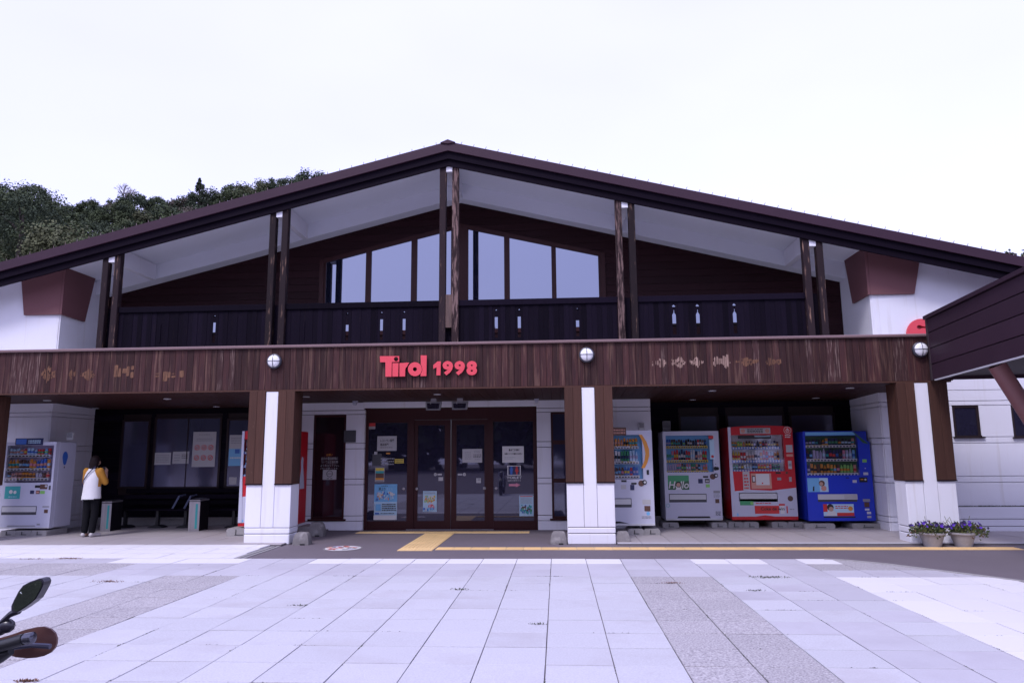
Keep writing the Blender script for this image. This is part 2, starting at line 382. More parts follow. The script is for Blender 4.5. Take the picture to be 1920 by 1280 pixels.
# weeds and litter in the joints
wb = MB()
def weed(cx, cy, n, sp, mats):
    for _ in range(n):
        x, y = cx + random.gauss(0, sp), cy + random.gauss(0, sp * .3); a = rnd(0, 6.28); h = rnd(.006, .022); d = rnd(.008, .02)
        wb.add([(x, y, .0), (x + d * math.cos(a), y + d * math.sin(a), h), (x + d * math.cos(a + .8), y + d * math.sin(a + .8), h * .6)], [(0, 1, 2)], random.choice(mats))
WEED = mat('joint_moss', (0.055, 0.065, 0.035), .9); DEADL = mat('dead_leaves', (0.16, 0.075, 0.05), .9)
for u, v, n, s, mt in ((1440, 1082, 150, .12, [WEED]), (560, 1135, 40, .05, [WEED]), (130, 1047, 170, .12, [DEADL]), (205, 1090, 110, .10, [DEADL]), (1260, 1093, 60, .07, [DEADL]), (60, 1048, 60, .1, [DEADL]), (50, 1277, 120, .04, [DEADL]), (860, 1105, 60, .05, [WEED]), (1415, 1107, 40, .06, [WEED]), (1008, 1170, 30, .04, [WEED])):
    p = gr(u, v); weed(p.x, p.y, n, s, mt)
for i in range(150):                        # grit and moss caught in the joints
    x = COL0 + PIT * random.choice(range(-14, 10)) + rnd(-.006, .006); y = rnd(4.5, 11.2)
    for _ in range(random.choice((2, 4, 9, 16))):
        y2 = y + rnd(-.09, .09); a = rnd(0, 6.28); d = rnd(.004, .013)
        wb.add([(x + rnd(-.006, .006), y2, -.001), (x + d * math.cos(a), y2 + d, rnd(.001, .006)), (x - d * .6, y2 + d * math.sin(a), rnd(.0, .004))], [(0, 1, 2)], random.choice((WEED, BED)))
for i in range(60):
    y = random.choice(RE[:17]) + rnd(-.004, .004); x = rnd(-5.5, 4.5)
    for _ in range(random.choice((4, 9, 20))):
        x2 = x + rnd(-.16, .16); d = rnd(.004, .012); wb.add([(x2, y, -.001), (x2 + d, y + rnd(-.008, .008), rnd(.001, .006)), (x2 + d * 2, y, rnd(0, .003))], [(0, 1, 2)], random.choice((WEED, BED)))
obj('joint_weeds', wb, None, None, kind='stuff')

# asphalt drive, its kerb strip, the drain
ab = MB()
poly = [(-4.95, 11.43), (CURVE[0].x, 11.43)] + [(c.x, c.y) for c in CURVE[1:]] + [(14, CURVE[-1].y), (14, 13.02), (1.03, 13.02), (1.03, 15.62), (-4.95, 15.62)]
ab.slab(poly, -0.04, 0.004)
obj('asphalt_drive', ab, ASPH, kind='structure')
kb = MB()
for a, b in zip(CURVE, CURVE[1:]):
    d = Vector((b.x - a.x, b.y - a.y, 0)).normalized(); nn = Vector((d.y, -d.x, 0)) * .07
    kb.slab([(a.x, a.y), (b.x, b.y), (b.x + nn.x, b.y + nn.y), (a.x + nn.x, a.y + nn.y)], -0.02, 0.009)
obj('kerb_edging', kb, CONC, kind='structure')
for ya, yb in zip(RE[RE.index(11.43):], RE[RE.index(11.43) + 1:]): obj('tile', MB().box(-5.366, -5.156, ya + .003, yb - .003, -.03, max(0, .038 * ((ya + yb) / 2 - 11.43) / 1.4)), TILEW, plaza)
db = MB().box(-5.15, -5.07, 11.43, D, -0.03, 0.006, CONC).box(-5.07, -5.03, 11.43, D, -0.03, -0.004, JOINT).box(-5.03, -4.97, 11.43, D, -0.03, 0.008, CONC)
obj('drain_channel', db, None, kind='structure')
# porch floors, with joints
def porch_floor(name, x0, x1, y0, y1, z):
    pf = bpy.data.objects.new(name, None); COL.objects.link(pf); pf['kind'] = 'structure'
    obj('floor_bed', MB().box(x0, x1, y0, y1, -0.03, z - 0.008), BED, pf)
    src = {}
    i = math.floor((x0 - COL0) / PIT)
    xe = [x0] + [COL0 + PIT * k for k in range(i + 1, 60) if x0 + .05 < COL0 + PIT * k < x1 - .05] + [x1]
    ye = [y0, y0 + .1]
    while ye[-1] + 1.0 < y1: ye.append(ye[-1] + 1.0)
    ye.append(y1)
    for a, b in zip(xe, xe[1:]):
        for c, d in zip(ye, ye[1:]):
            key = (round(b - a, 3), round(d - c, 3))
            if key not in src:
                q = MB(); vs, fs = tile_mb(b - a, d - c); q.add(vs, fs); o = obj('tile', q, TILEP if d - c > .2 or x0 < -10 else TILEL, pf); src[key] = o
            else: o = inst(src[key], (0, 0, 0), pf)
            o.location = ((a + b) / 2, (c + d) / 2, z + rnd(-.001, .001)); o.rotation_euler = (rnd(-.002, .002), rnd(-.002, .002), 0)
FZ = 0.04
porch_floor('porch_pavement', 1.03, 13.0, 13.02, 16.45, FZ)
porch_floor('waiting_bay_pavement', -13.0, -4.955, 12.902, 16.45, FZ)
# tactile paving
tp = bpy.data.objects.new('tactile_paving', None); COL.objects.link(tp); tp['kind'] = 'structure'
def tact(bars):
    b = MB().box(-.148, .148, -.148, .148, -0.01, 0.006, YEL)
    if bars == 'd':
        for i in range(5):
            for j in range(5): b.lathe([(.016, 0), (.011, .005)], (-.116 + .058 * i, -.116 + .058 * j, .006), YEL, 6)
    else:
        for i in range(4):
            c = -.105 + .07 * i
            if bars == 'x': b.box(-.135, .135, c - .013, c + .013, .006, .011, YEL)
            else: b.box(c - .013, c + .013, -.135, .135, .006, .011, YEL)
    return obj('tile', b, None, tp)
T = {k: tact(k) for k in 'xyd'}; used = set()
def put(k, x, y):
    o = T[k] if k not in used else inst(T[k], (0, 0, 0), tp); used.add(k); o.location = (x, y, .006 + rnd(-.001, .001))
for i in range(32): put('x', -1.95 + .3 * i, 12.56)
for i in range(2):
    for j in range(9): put('d' if j == 0 else 'y', -2.58 + .3 * i, 12.45 + .3 * j)
for i in range(12): put('d', -4.05 + .3 * i, 15.14)
# hill behind
hb = MB(); nx, ny = 30, 12
for j in range(ny + 1):
    for i in range(nx + 1):
        X = -190 + 330 * i / nx; Y = 40 + 115 * j / ny
        t = max(0, min(1, (Y - 45) / 80)); side = max(0.0, min(1.0, (25 - X) / 70))
        hb.v.append((X, Y, -1 + (34 + 5 * math.sin(X * .03)) * (t ** 1.1) * side + rnd(-.5, .5)))
for j in range(ny):
    for i in range(nx):
        a = j * (nx + 1) + i; hb.f.append([a, a + 1, a + nx + 2, a + nx + 1]); hb.m.append(0)
obj('hill', hb, mat('forest_floor', (0.022, 0.030, 0.014), .95, nscale=.4, namt=.6, dark=(.01, .014, .007)), kind='structure', smooth=True)
def hill_z(X, Y):
    t = max(0, min(1, (Y - 45) / 80)); side = max(0.0, min(1.0, (25 - X) / 70))
    return -1 + (34 + 5 * math.sin(X * .03)) * (t ** 1.1) * side

# ================================================================== THE BUILDING
bld = thing('station_building', 'white and dark brown gabled roadside building with balcony and covered porch', 'building', (AX, D, 0))
def part(name, mb, m, parent=bld, **k): return obj(name, mb, m, parent, **k)
WY, GY, EY = 15.0, 16.45, 15.6               # planes: wing walls, gable wall, entrance block
SLOPE = 0.247
RIDGE = 8.21
def roof_z(x): return RIDGE - SLOPE * abs(x - AX)
BANDS = [0.0, .20, .31, .97, 1.09, 1.74, 1.86, 2.49, 2.58]
def panel_wall(parent, x0, x1, y, ztop, holes=(), grain=0.03, zs=None, facing=(0, -1)):
    """white wall panels with recessed joints, proud of a dark backing; holes = (xa, xb, za, zb)"""
    zz = (zs or BANDS) + [ztop]
    for a, b in zip(zz, zz[1:]):
        segs = [(x0, x1)]
        for (ha, hb_, za, zb) in holes:
            if za < b - .01 and zb > a + .01:
                ns = []
                for s0, s1 in segs:
                    if hb_ <= s0 or ha >= s1: ns.append((s0, s1)); continue
                    if ha > s0 + .02: ns.append((s0, ha))
                    if hb_ < s1 - .02: ns.append((hb_, s1))
                segs = ns
        for s0, s1 in segs:
            obj('wall_panel', MB().box(s0, s1, y - grain, y + .01, a + .006, b - .006, None, .004), WHITE, parent)
        for (ha, hb_, za, zb) in holes:      # pieces above and below the opening inside this band
            if za < b - .01 and zb > a + .01:
                if za > a + .03: obj('wall_panel', MB().box(ha, hb_, y - grain, y + .01, a + .006, za), WHITE, parent)
                if zb < b - .03: obj('wall_panel', MB().box(ha, hb_, y - grain, y + .01, zb, b - .006), WHITE, parent)
def side_panels(parent, x, y0, y1, ztop, sgn, zs=None):
    zz = (zs or BANDS) + [ztop]
    for a, b in zip(zz, zz[1:]):
        obj('wall_panel', MB().box(x, x + sgn * .03, y0, y1, a + .006, b - .006, None, .004), WHITE, parent)
XL, XR = -11.01, 6.57
# --- wings
for sgn, xin, xout in ((-1, XL, -18.0), (1, XR, 16.0)):
    body = MB()
    x0, x1 = sorted((xin - sgn * -.03, xout))
    body.prism([(x0, -.03), (x1, -.03), (x1, roof_z(x1) - .26), (x0, roof_z(x0) - .26)], WY + .008, 26, JOINT if False else None)
    wing = obj('wing_wall', body, WHITE, bld)
    holes = ()
    zs = list(BANDS)
    if sgn > 0:
        wins = []
        for (u0, v0, u1, v1) in ((1783, 760, 1839, 816), (1893, 760, 1952, 816)):
            a, b = at(u0, v0, WY), at(u1, v1, WY); wins.append((a.x, b.x, b.z, a.z))
        holes = wins
        for wv in wins:
            fr = MB().box(wv[0], wv[1], WY - .045, WY + .02, wv[2] - .04, wv[2]).box(wv[0] - .03, wv[1] + .05, WY - .075, WY, wv[2] - .055, wv[2] - .03)
            fr.box(wv[0], wv[0] + .05, WY - .015, WY + .02, wv[2], wv[3]).box(wv[1] - .05, wv[1], WY - .015, WY + .02, wv[2], wv[3]).box(wv[0] + .05, wv[1] - .05, WY - .015, WY + .02, wv[3] - .05, wv[3])
            f = obj('wing_window', fr, FRAMED, bld)
            obj('pane', MB().box(wv[0] + .05, wv[1] - .05, WY - .002, WY + .006, wv[2], wv[3] - .05), GLD, f)
    panel_wall(wing, min(xin, xout), max(xin, xout), WY, 2.80, holes, zs=zs)
    side_panels(wing, xin, WY - .02, GY - .01, 2.80, -sgn)
    # smooth render above the porch line
    x0, x1 = sorted((xin, xout))
    up = MB().prism([(x0, 2.806), (x1, 2.806), (x1, roof_z(x1) - .27), (x0, roof_z(x0) - .27)], WY - .03, WY + .007)
    obj('upper_wall', up, WHITE, wing)
    obj('upper_wall', MB().box(xin, xin - sgn * .03, WY - .02, GY - .01, 2.806, roof_z(xin) - .3), WHITE, wing)
    # tapered brown capital wrapping the corner
    if sgn < 0: tz = [(-12.0, 5.9), (xin + .03, 6.2), (xin + .03, 4.74), (-11.80, 4.74)]
    else: tz = [(7.66, 5.8), (xin - .03, 6.2), (xin - .03, 4.80), (7.42, 4.80)]
    cp = MB().prism(tz, WY - .085, WY - .03)
    xa, xb = xin - sgn * .035, xin - sgn * .085
    cz = 4.74 if sgn < 0 else 4.80
    sd = [(WY - .085, cz), (WY - .085, 6.2), (WY + 1.02, 6.2), (WY + .98, 5.9), (WY + .72, cz - .02)]
    n = len(sd); vs = [(xb, y, z) for y, z in sd] + [(xa, y, z) for y, z in sd]
    cp.add(vs, [tuple(range(n)), tuple(range(2 * n - 1, n - 1, -1))] + [(k, n + k, n + (k + 1) % n, (k + 1) % n) for k in range(n)])
    obj('corner_capital', cp, BROWN, bld)
# ledge course on the right wing
for za, zb in ((.02, .125), (.137, .262), (.274, .50)):
    obj('wall_ledge', MB().box(7.05, 16, WY - .10, WY - .032, za, zb, None, .005), WHITE, bld)
obj('wall_ledge', MB().box(7.05, 16, WY - .085, WY - .032, 0.0, 0.51), JOINT, bld)
ms = MB()
for i in range(420):
    x = 7.6 + 1.6 * random.random() if i < 260 else rnd(7.2, 12); y = WY - rnd(.035, .095); a = rnd(0, 6.28); q_ = rnd(.008, .022)
    ms.add([(x, y, .511), (x + q_ * math.cos(a), y + q_ * .4, .511 + rnd(.004, .02)), (x + q_ * .6, y - q_ * .5, .512 + rnd(0, .012))], [(0, 1, 2)])
obj('ledge_moss', ms, WEED, bld, kind='stuff')
# --- roof
RX0, RX1 = -16.5, 13.5
def slope_slab(mb, y0, y1, top, bot, x0=RX0, x1=RX1, m=None):
    for a, b in ((x0, AX), (AX, x1)):
        mb.prism([(a, roof_z(a) + top), (b, roof_z(b) + top), (b, roof_z(b) + bot), (a, roof_z(a) + bot)], y0, y1, m)
    return mb
roof = obj('roof', slope_slab(MB(), 14.36, 27, -0.02, -0.14), BARGED, bld)
obj('barge_board', slope_slab(MB(), 14.33, 14.38, 0.0, -0.20), BARGE, roof)
obj('barge_board', slope_slab(MB(), 14.385, 14.43, -0.19, -0.36), BARGED, roof)
obj('barge_board', slope_slab(MB(), 14.435, 14.475, -0.35, -0.505), BARGED, roof)
obj('ridge_cap', MB().prism([(AX - .16, RIDGE - .03), (AX, RIDGE + .035), (AX + .16, RIDGE - .03), (AX, RIDGE - .06)], 14.30, 27), BARGE, roof)
sg = obj('snow_guard', MB().tube([(0, 0, 0), (.0, 0, .085)], .006, n=5).box(-.012, .012, -.004, .004, 0, .02), CAPM, roof, origin=(0, 0, 0))
k = 0
for s in (-1, 1):
    for i in range(1, 46):
        x = AX + s * .262 * i
        if x < RX0 or x > RX1: continue
        o = sg if k == 0 else inst(sg, (0, 0, 0), roof); k += 1
        o.location = Vector((x, 14.40, roof_z(x) - .005)) - Vector((AX, D, 0)); o.rotation_euler = (0, s * .24 + .2, rnd(-.2, .2))
obj('soffit', slope_slab(MB(), 14.48, GY + .05, -.16, -.25, XL - 5, XR + 5), SOFFIT, bld)
obj('gable_band', slope_slab(MB(), 16.1, GY - .002, -.251, -.61, XL, XR), SOFFIT, bld)
PX = [AX + d for d in (-7.36, -3.68, 0.01, 3.72, 7.5)]
for px_ in PX:
    zt = roof_z(px_) - .25
    obj('purlin', MB().box(px_ - .065, px_ + .065, 14.48, 16.1, roof_z(px_) - .615, zt), SOFFIT if False else WHITE, bld)
    for s in (-1, 1):
        c = px_ + s * .135
        obj('balcony_post', MB().box(c - .068, c + .068, 14.48, 14.62, 3.64, roof_z(c) - .26, None, .008), PEELW if (s > 0 and abs(px_ - PX[2]) < .1) or (s < 0 and abs(px_ - PX[3]) < .1) else POSTW, bld)
# --- gable wall of horizontal boards, with the windows let in
def wtop(x): return 6.975 - .238 * abs(x - AX) if True else 0
WB = 4.5
panes = [(-5.48, -4.51), (-4.38, -3.41), (-3.27, -2.45), (-2.04, -1.18), (-1.05, -.06), (.05, 1.04)]
WX0, WX1 = -5.53, 1.09
gw = obj('gable_wall', MB().prism([(XL, 2.8), (XR, 2.8), (XR, roof_z(XR) - .3), (AX, RIDGE - .3), (XL, roof_z(XL) - .3)], GY + .03, GY + .2), FRAMED, bld)
bh = .172; z = 3.6
lows = [(-8.3, -6.4, 4.5, 5.1), (1.9, 4.3, 4.5, 5.1)]
while z < RIDGE - .5:
    z1 = z + bh - .006
    ztop_at = lambda x: roof_z(x) - .5
    dx = (RIDGE - .5 - z) / SLOPE; dx1 = (RIDGE - .5 - z1) / SLOPE
    xa, xb = max(XL, AX - dx), min(XR, AX + dx)
    boards = [(xa, xb, max(xa, AX - dx1), min(xb, AX + dx1))]       # bottom edge from..to, top edge from..to
    if WB < z1 and z < 7.05:
        e0 = (7.03 - z) / .238; e1 = (7.03 - z1) / .238
        l0, l1 = max(WX0 - .06, AX - max(e0, 0)), max(WX0 - .06, AX - max(e1, 0)); r0, r1 = min(WX1 + .06, AX + max(e0, 0)), min(WX1 + .06, AX + max(e1, 0))
        boards = [(xa, l0, max(xa, AX - dx1), l1), (r0, xb, r1, min(xb, AX + dx1))]
    for lw in lows:
        if lw[2] < z1 and lw[3] > z:
            ns = []
            for p0, p1, q0, q1 in boards:
                if lw[1] <= p0 or lw[0] >= p1: ns.append((p0, p1, q0, q1))
                else: ns += [(p0, lw[0], q0, lw[0]), (lw[1], p1, lw[1], q1)]
            boards = ns
    for p0, p1, q0, q1 in boards:
        if p1 - p0 < .05: continue
        pr = MB().prism([(p0, z), (p1, z), (q1, z1), (q0, z1)] if q1 - q0 > .01 else [(p0, z), (p1, z), ((q0 + q1) / 2, z1)], GY, GY + .028)
        obj('siding_board', pr, SIDING, gw)
    z += bh
fr = MB()
for x0, x1 in zip([WX0] + [p[1] for p in panes], [p[0] for p in panes] + [WX1]):
    big = x1 - x0 > .2
    xs = [x0, AX, x1] if x0 < AX < x1 else [x0, x1]
    fr.prism([(x0, WB), (x1, WB)] + [(x, wtop(x)) for x in xs[::-1]], GY - (.03 if x1 - x0 > .115 else .01), GY + .02)
for s0, s1 in ((WX0, AX), (AX, WX1)):
    fr.prism([(s0, wtop(s0)), (s1, wtop(s1)), (s1, wtop(s1) + .10), (s0, wtop(s0) + .10)], GY - .03, GY + .02)
fr.box(WX0, WX1, GY - .04, GY + .02, WB - .1, WB).box(WX0 - .11, WX0, GY - .035, GY + .02, WB - .1, wtop(WX0) + .08).box(WX1, WX1 + .11, GY - .035, GY + .02, WB - .1, wtop(WX1) + .08)
gwin = obj('gable_window', fr, FRAME, bld)
for a, b in panes:
    obj('pane', MB().prism([(a, WB), (b, WB), (b, wtop(b)), (a, wtop(a))], GY + .004, GY + .012), GLS, gwin)
for lw in lows:
    f = MB(); nn = 2
    f.box(lw[0], lw[1], GY - .02, GY + .02, lw[3] - .05, lw[3]).box(lw[0], lw[1], GY - .02, GY + .02, lw[2], lw[2] + .04)
    ww = (lw[1] - lw[0]) / nn
    for i in range(nn + 1): f.box(lw[0] + i * ww - .03, lw[0] + i * ww + .03, GY - .015, GY + .02, lw[2] + .04, lw[3] - .05)
    fo = obj('low_window', f, FRAMED, bld)
    for i in range(nn): obj('pane', MB().box(lw[0] + i * ww + .03, lw[0] + (i + 1) * ww - .03, GY + .004, GY + .012, lw[2] + .04, lw[3] - .05), GLS, fo)
# --- balcony railing: upright boards, some with an arrow cut out
SLOTS = {0: [(-8.44, 'n'), (-7.25, 'f')], 1: [(-5.3, 'n'), (-4.37, 'h'), (-3.64, 'f'), (-3.16, 'f')], 2: [(-1.22, 'f'), (-.74, 'f'), (.465, 'h')], 3: [(2.44, 'F'), (2.92, 'F'), (3.66, 'F')]}
bw = .105
for bi in range(4):
    x0, x1 = PX[bi] + .21, PX[bi + 1] - .21
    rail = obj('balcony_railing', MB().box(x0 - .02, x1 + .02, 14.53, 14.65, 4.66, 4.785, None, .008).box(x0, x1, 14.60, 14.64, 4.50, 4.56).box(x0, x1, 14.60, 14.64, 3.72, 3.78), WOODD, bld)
    edges = [x0]; x = x0
    sl_ = [s for s in SLOTS[bi]]
    while x < x1 - .01:
        nx_ = x + bw
        for sx, kd in sl_:
            if x + .001 < sx - .085 < nx_: nx_ = sx - .085
            elif abs(x - (sx - .085)) < .001: nx_ = sx + .085
        nx_ = min(nx_, x1); edges.append(nx_); x = nx_
    for bj, (a, b) in enumerate(zip(edges, edges[1:])):
        kd = None; dy = .007 * (bj % 2)
        for sx, q in sl_:
            if abs((a + b) / 2 - sx) < .004: kd = q; c = sx
        mb = MB()
        if kd is None or kd == 'n':
            mb.box(a - .003 * (bj % 2), b + .003 * (bj % 2), 14.565 + dy, 14.592 + dy, 3.66, 4.66, None, .002)
            if kd == 'n': mb.box((a + b) / 2 - .02, (a + b) / 2 + .02, 14.56, 14.566, 4.0, 4.4)
        else:
            e_ = .003 * (bj % 2); o1 = [(a - e_, 3.66), (b + e_, 3.66), (b + e_, 4.66), (a - e_, 4.66)]
            if kd == 'F': h = [[(c - .038, 3.98), (c + .038, 3.98), (c + .038, 4.39), (c + .008, 4.44), (c + .008, 4.535), (c + .036, 4.57), (c, 4.605), (c - .036, 4.57), (c - .008, 4.535), (c - .008, 4.44), (c - .038, 4.39)]]
            elif kd == 'f': h = [[(c - .032, 3.98), (c + .032, 3.98), (c + .032, 4.42), (c - .032, 4.42)], [(c - .035, 4.535), (c + .035, 4.535), (c, 4.585)]]
            else: h = [[(c - .032, 3.98), (c + .032, 3.98), (c + .032, 4.315), (c - .032, 4.315)], [(c - .035, 4.525), (c + .035, 4.525), (c, 4.575)]]
            cutout(mb, [o1] + h, 14.565 + dy, 14.592 + dy, None)
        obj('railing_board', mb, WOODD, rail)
for i_, px_ in enumerate(PX):
    zz_ = 4.22 if i_ == 2 else 4.78
    obj('railing_board', MB().box(px_ - .20, px_ + .20, 14.625, 14.645, 3.66, zz_), WOODD, bld)
# gate plank between the middle posts
obj('balcony_plank', MB().box(PX[2] - .066, PX[2] + .066, 14.50, 14.53, 4.20, 4.90, None, .004), mat('bare_plank_wood', (.13, .075, .06), .7, nscale=4, namt=.8, stretch=(9, 9, .6), dark=(.03, .018, .018)), bld)
# --- porch: roof slab, ceiling, fascia of upright boards with metal cap
FX0, FX1, FB, FT = -14.0, 7.02, 2.83, 3.62
obj('porch_roof', MB().box(FX0, 7.0, D + .06, WY - .035, 3.40, 3.60).box(XL + .1, XR - .1, WY - .03, GY, 3.40, 3.60), mat('bounce_grey_roof_sheet', (.46, .45, .48), .6, nscale=2, namt=.3), bld)  # unseen roof top, its grey lightened to bounce sun up onto the soffit
def cz(y): return 2.825 - .03 * (y - D)
cb = MB()
cl = bpy.data.objects.new('porch_ceiling', None); COL.objects.link(cl); cl.parent = bld; cl.location = (0, 0, 0)
xx = -13.6
while xx < 6.98:
    x2 = min(xx + .18, 6.98); yb = GY if XL < xx < XR else WY - .035
    cb = MB()
    vs = [(xx + .003, D + .05, cz(D)), (x2 - .003, D + .05, cz(D)), (x2 - .003, yb, cz(yb)), (xx + .003, yb, cz(yb))]
    cb.add(vs + [(a, b, c + .02) for a, b, c in vs], [(3, 2, 1, 0), (4, 5, 6, 7), (0, 1, 5, 4), (1, 2, 6, 5), (2, 3, 7, 6), (3, 0, 4, 7)])
    obj('ceiling_board', cb, CEIL, cl); xx = x2
WORN = [at(u, 690, D).x for u in (30, 43, 62, 409, 435, 790, 1250, 1420, 1517, 1559, 1573, 1690)]
fa = obj('porch_fascia', MB().box(FX0, FX1, D + .03, D + .06, FB - .005, FT), FRAMED, bld)
x = FX0
while x < FX1 - .01:
    wdt = .118 + rnd(-.004, .004); x2 = min(x + wdt, FX1)
    worn = any(x - .02 < wx_ < x2 + .02 for wx_ in WORN)
    obj('fascia_board', MB().box(x + .0015, x2 - .0015, D + rnd(0, .003), D + .03, FB, FT, None, .004), WOODW if worn else WOOD, fa); x = x2
obj('bottom_trim', MB().box(FX0, FX1, D - .008, D + .05, FB - .028, FB - .001), WOODP, fa)
obj('fascia_cap', MB().box(FX0, FX1 + .03, D - .055, D + .25, FT + .002, FT + .055, None, .012), CAPM, fa)
obj('fascia_cap', MB().box(FX1 + .001, FX1 + .03, D - .02, WY - .04, FB, FT + .001), WOOD, fa)
# ghost marks of removed lettering: rubbed-through patches of bare wood
BARE = mat('bare_scraped_wood', (.40, .27, .22), .7, nscale=4, namt=.9, stretch=(16, 16, 1.5), dark=(.06, .03, .022), spec=.2)
BAREO = mat('orange_scraped_wood', (.21, .105, .06), .7, nscale=4, namt=.95, stretch=(16, 16, 1.5), dark=(.04, .018, .015), spec=.2)
def ghost(u0, v0, u1, v1, m, n=16):
    a, b = at(u0, v1, D), at(u1, v0, D); mb = MB(); ph = rnd(0, 6)
    for i in range(n):
        q = (i + .5) / n; env = math.sqrt(max(0.05, 1 - (2 * q - 1) ** 4)) * (.72 + .28 * math.sin(ph + q * 9))
        if random.random() < .16: continue
        s0 = a.x + (b.x - a.x) * i / n; s1 = s0 + (b.x - a.x) / n * rnd(.6, 1.15)
        mid = (a.z + b.z) / 2 + rnd(-.012, .012); hh = (b.z - a.z) / 2 * env
        c0, c1 = mid - hh * rnd(.6, 1.05), mid + hh * rnd(.6, 1.05)
        if random.random() < .35:
            k0 = c0 + (c1 - c0) * rnd(.3, .6); parts_ = [(c0, k0), (k0 + rnd(.01, .04), c1)]
        else: parts_ = [(c0, c1)]
        for p0, p1 in parts_:
            if p1 - p0 < .015: continue
            mb.prism([(s0, p0 + .008), ((s0 + s1) / 2, p0), (s1, p0 + .012), (s1, p1 - .006), ((s0 + s1) / 2, p1), (s0, p1 - .012)], D - .002 - .0007 * (i % 2), D + .001)
    obj('scraped_patch', mb, m, fa)
for r in ((1223, 668, 1249, 693), (1258, 666, 1285, 692), (1292, 668, 1319, 689), (1338, 662, 1369, 692)): ghost(*r, BARE)
for r in ((1380, 667, 1422, 688), (1436, 668, 1464, 688)): ghost(*r, BAREO)
for r in ((76, 684, 107, 719), (150, 688, 180, 716), (128, 690, 143, 712)): ghost(*r, BAREO)
for r in ((205, 680, 262, 712), (290, 690, 345, 715)): ghost(*r, BAREO, 7)
# --- pillars
def pillar(cx):
    x0, x1 = cx - .425, cx + .425
    p = obj('porch_pillar', MB().box(x0 + .02, x1 - .02, D + .02, D + .40, -.02, FB - .03), JOINT, bld)
    for a, b in ((0, .19), (.19, .30)):
        obj('pillar_panel', MB().box(x0, x1, D, D + .42, a + .005, b - .005, None, .012), WHITE, p)
    for a, b in ((x0, cx - .128), (cx - .122, cx + .112), (cx + .118, x1)):
        top = FB - .035 if abs((a + b) / 2 - cx) < .1 else 1.075
        obj('pillar_panel', MB().box(a, b, D, D + (.42 if top < 2 else .30), .305, top, None, .006), WHITE, p)
    for a, b in ((x0 - .012, cx - .128), (cx + .118, x1 + .012)):
        n = 2 if b - a < .33 else 2
        for i in range(n):
            s0 = a + (b - a) * i / n; s1 = a + (b - a) * (i + 1) / n
            obj('cladding_board', MB().box(s0 + .001, s1 - .001, D - .022, D + .018, 1.08, FB - .03, None, .004), WOODP, p)
        obj('cladding_trim', MB().box(a - .006, b + .006, D - .028, D + .0, 1.072, 1.092), WOODD, p)
    for sx in (x0 - .012, x1 - .008):
        for i in range(3):
            obj('cladding_board', MB().box(sx, sx + .02, D + .02 + .13 * i, D + .148 + .13 * i, 1.08, FB - .03, None, .003), WOODP, p)
    for i in range(3):
        obj('cladding_board', MB().box(x0 + .03 + i * .265, x0 + .29 + i * .265, D + .402, D + .425, 1.08, FB - .03, None, .003), WOODP, p)
for cx in (-5.335, .585, 6.50, -11.25): pillar(cx)
# --- entrance block
eb = obj('entrance_wall', MB().box(-6.42, -4.26, EY + .012, GY, 0, 2.76), JOINT, bld); eb2 = obj('entrance_wall', MB().box(-.42, 1.98, EY + .012, GY, 0, 2.76), JOINT, bld)
SW = [(-5.36, -4.63, .24, 2.48), (-.13, .62, .24, 2.49)]
panel_wall(eb, -6.45, -4.235, EY, 2.755, (SW[0],))
panel_wall(eb2, -.435, 2.01, EY, 2.755, (SW[1],))
side_panels(eb2, 1.985, EY - .02, GY - .01, 2.755, 1)
side_panels(eb, -6.425, EY - .02, GY - .01, 2.755, -1)
side_panels(eb, -4.245, EY - .02, EY + .08, 2.60, 1)
obj('lintel', MB().box(-4.26, -.42, EY - .045, EY + .02, 2.625, 2.755, None, .006), WHITE, bld)
for i, (x0, x1, z0, z1) in enumerate(SW):
    f = MB().box(x0, x0 + .045, EY - .01, EY + .05, z0, z1).box(x1 - .045, x1, EY - .01, EY + .05, z0, z1).box(x0 + .045, x1 - .045, EY - .01, EY + .05, z1 - .045, z1).box(x0 + .045, x1 - .045, EY - .01, EY + .05, z0, z0 + .05)
    f.box(x0 - .05, x1 + .05, EY - .075, EY - .01, z0 - .03, z0 + .005)
    if i: f.box(x0 + .045, x1 - .045, EY - .005, EY + .05, 1.80, 1.885).box(x0 + .045, x1 - .045, EY - .005, EY + .05, .99, 1.075)
    fo = obj('entrance_window', f, FRAME, bld)
    obj('pane', MB().box(x0 + .045, x1 - .045, EY + .002, EY + .009, z0 + .05, z1 - .045), GLBL if i else GLBR, fo)
# intercom box on the entrance wall
obj('grille_box', MB().box(-4.665, -4.40, EY - .07, EY - .03, 1.88, 2.14, None, .01).box(-4.64, -4.425, EY - .075, EY - .069, 1.91, 2.11, DGREY), GREY, bld)
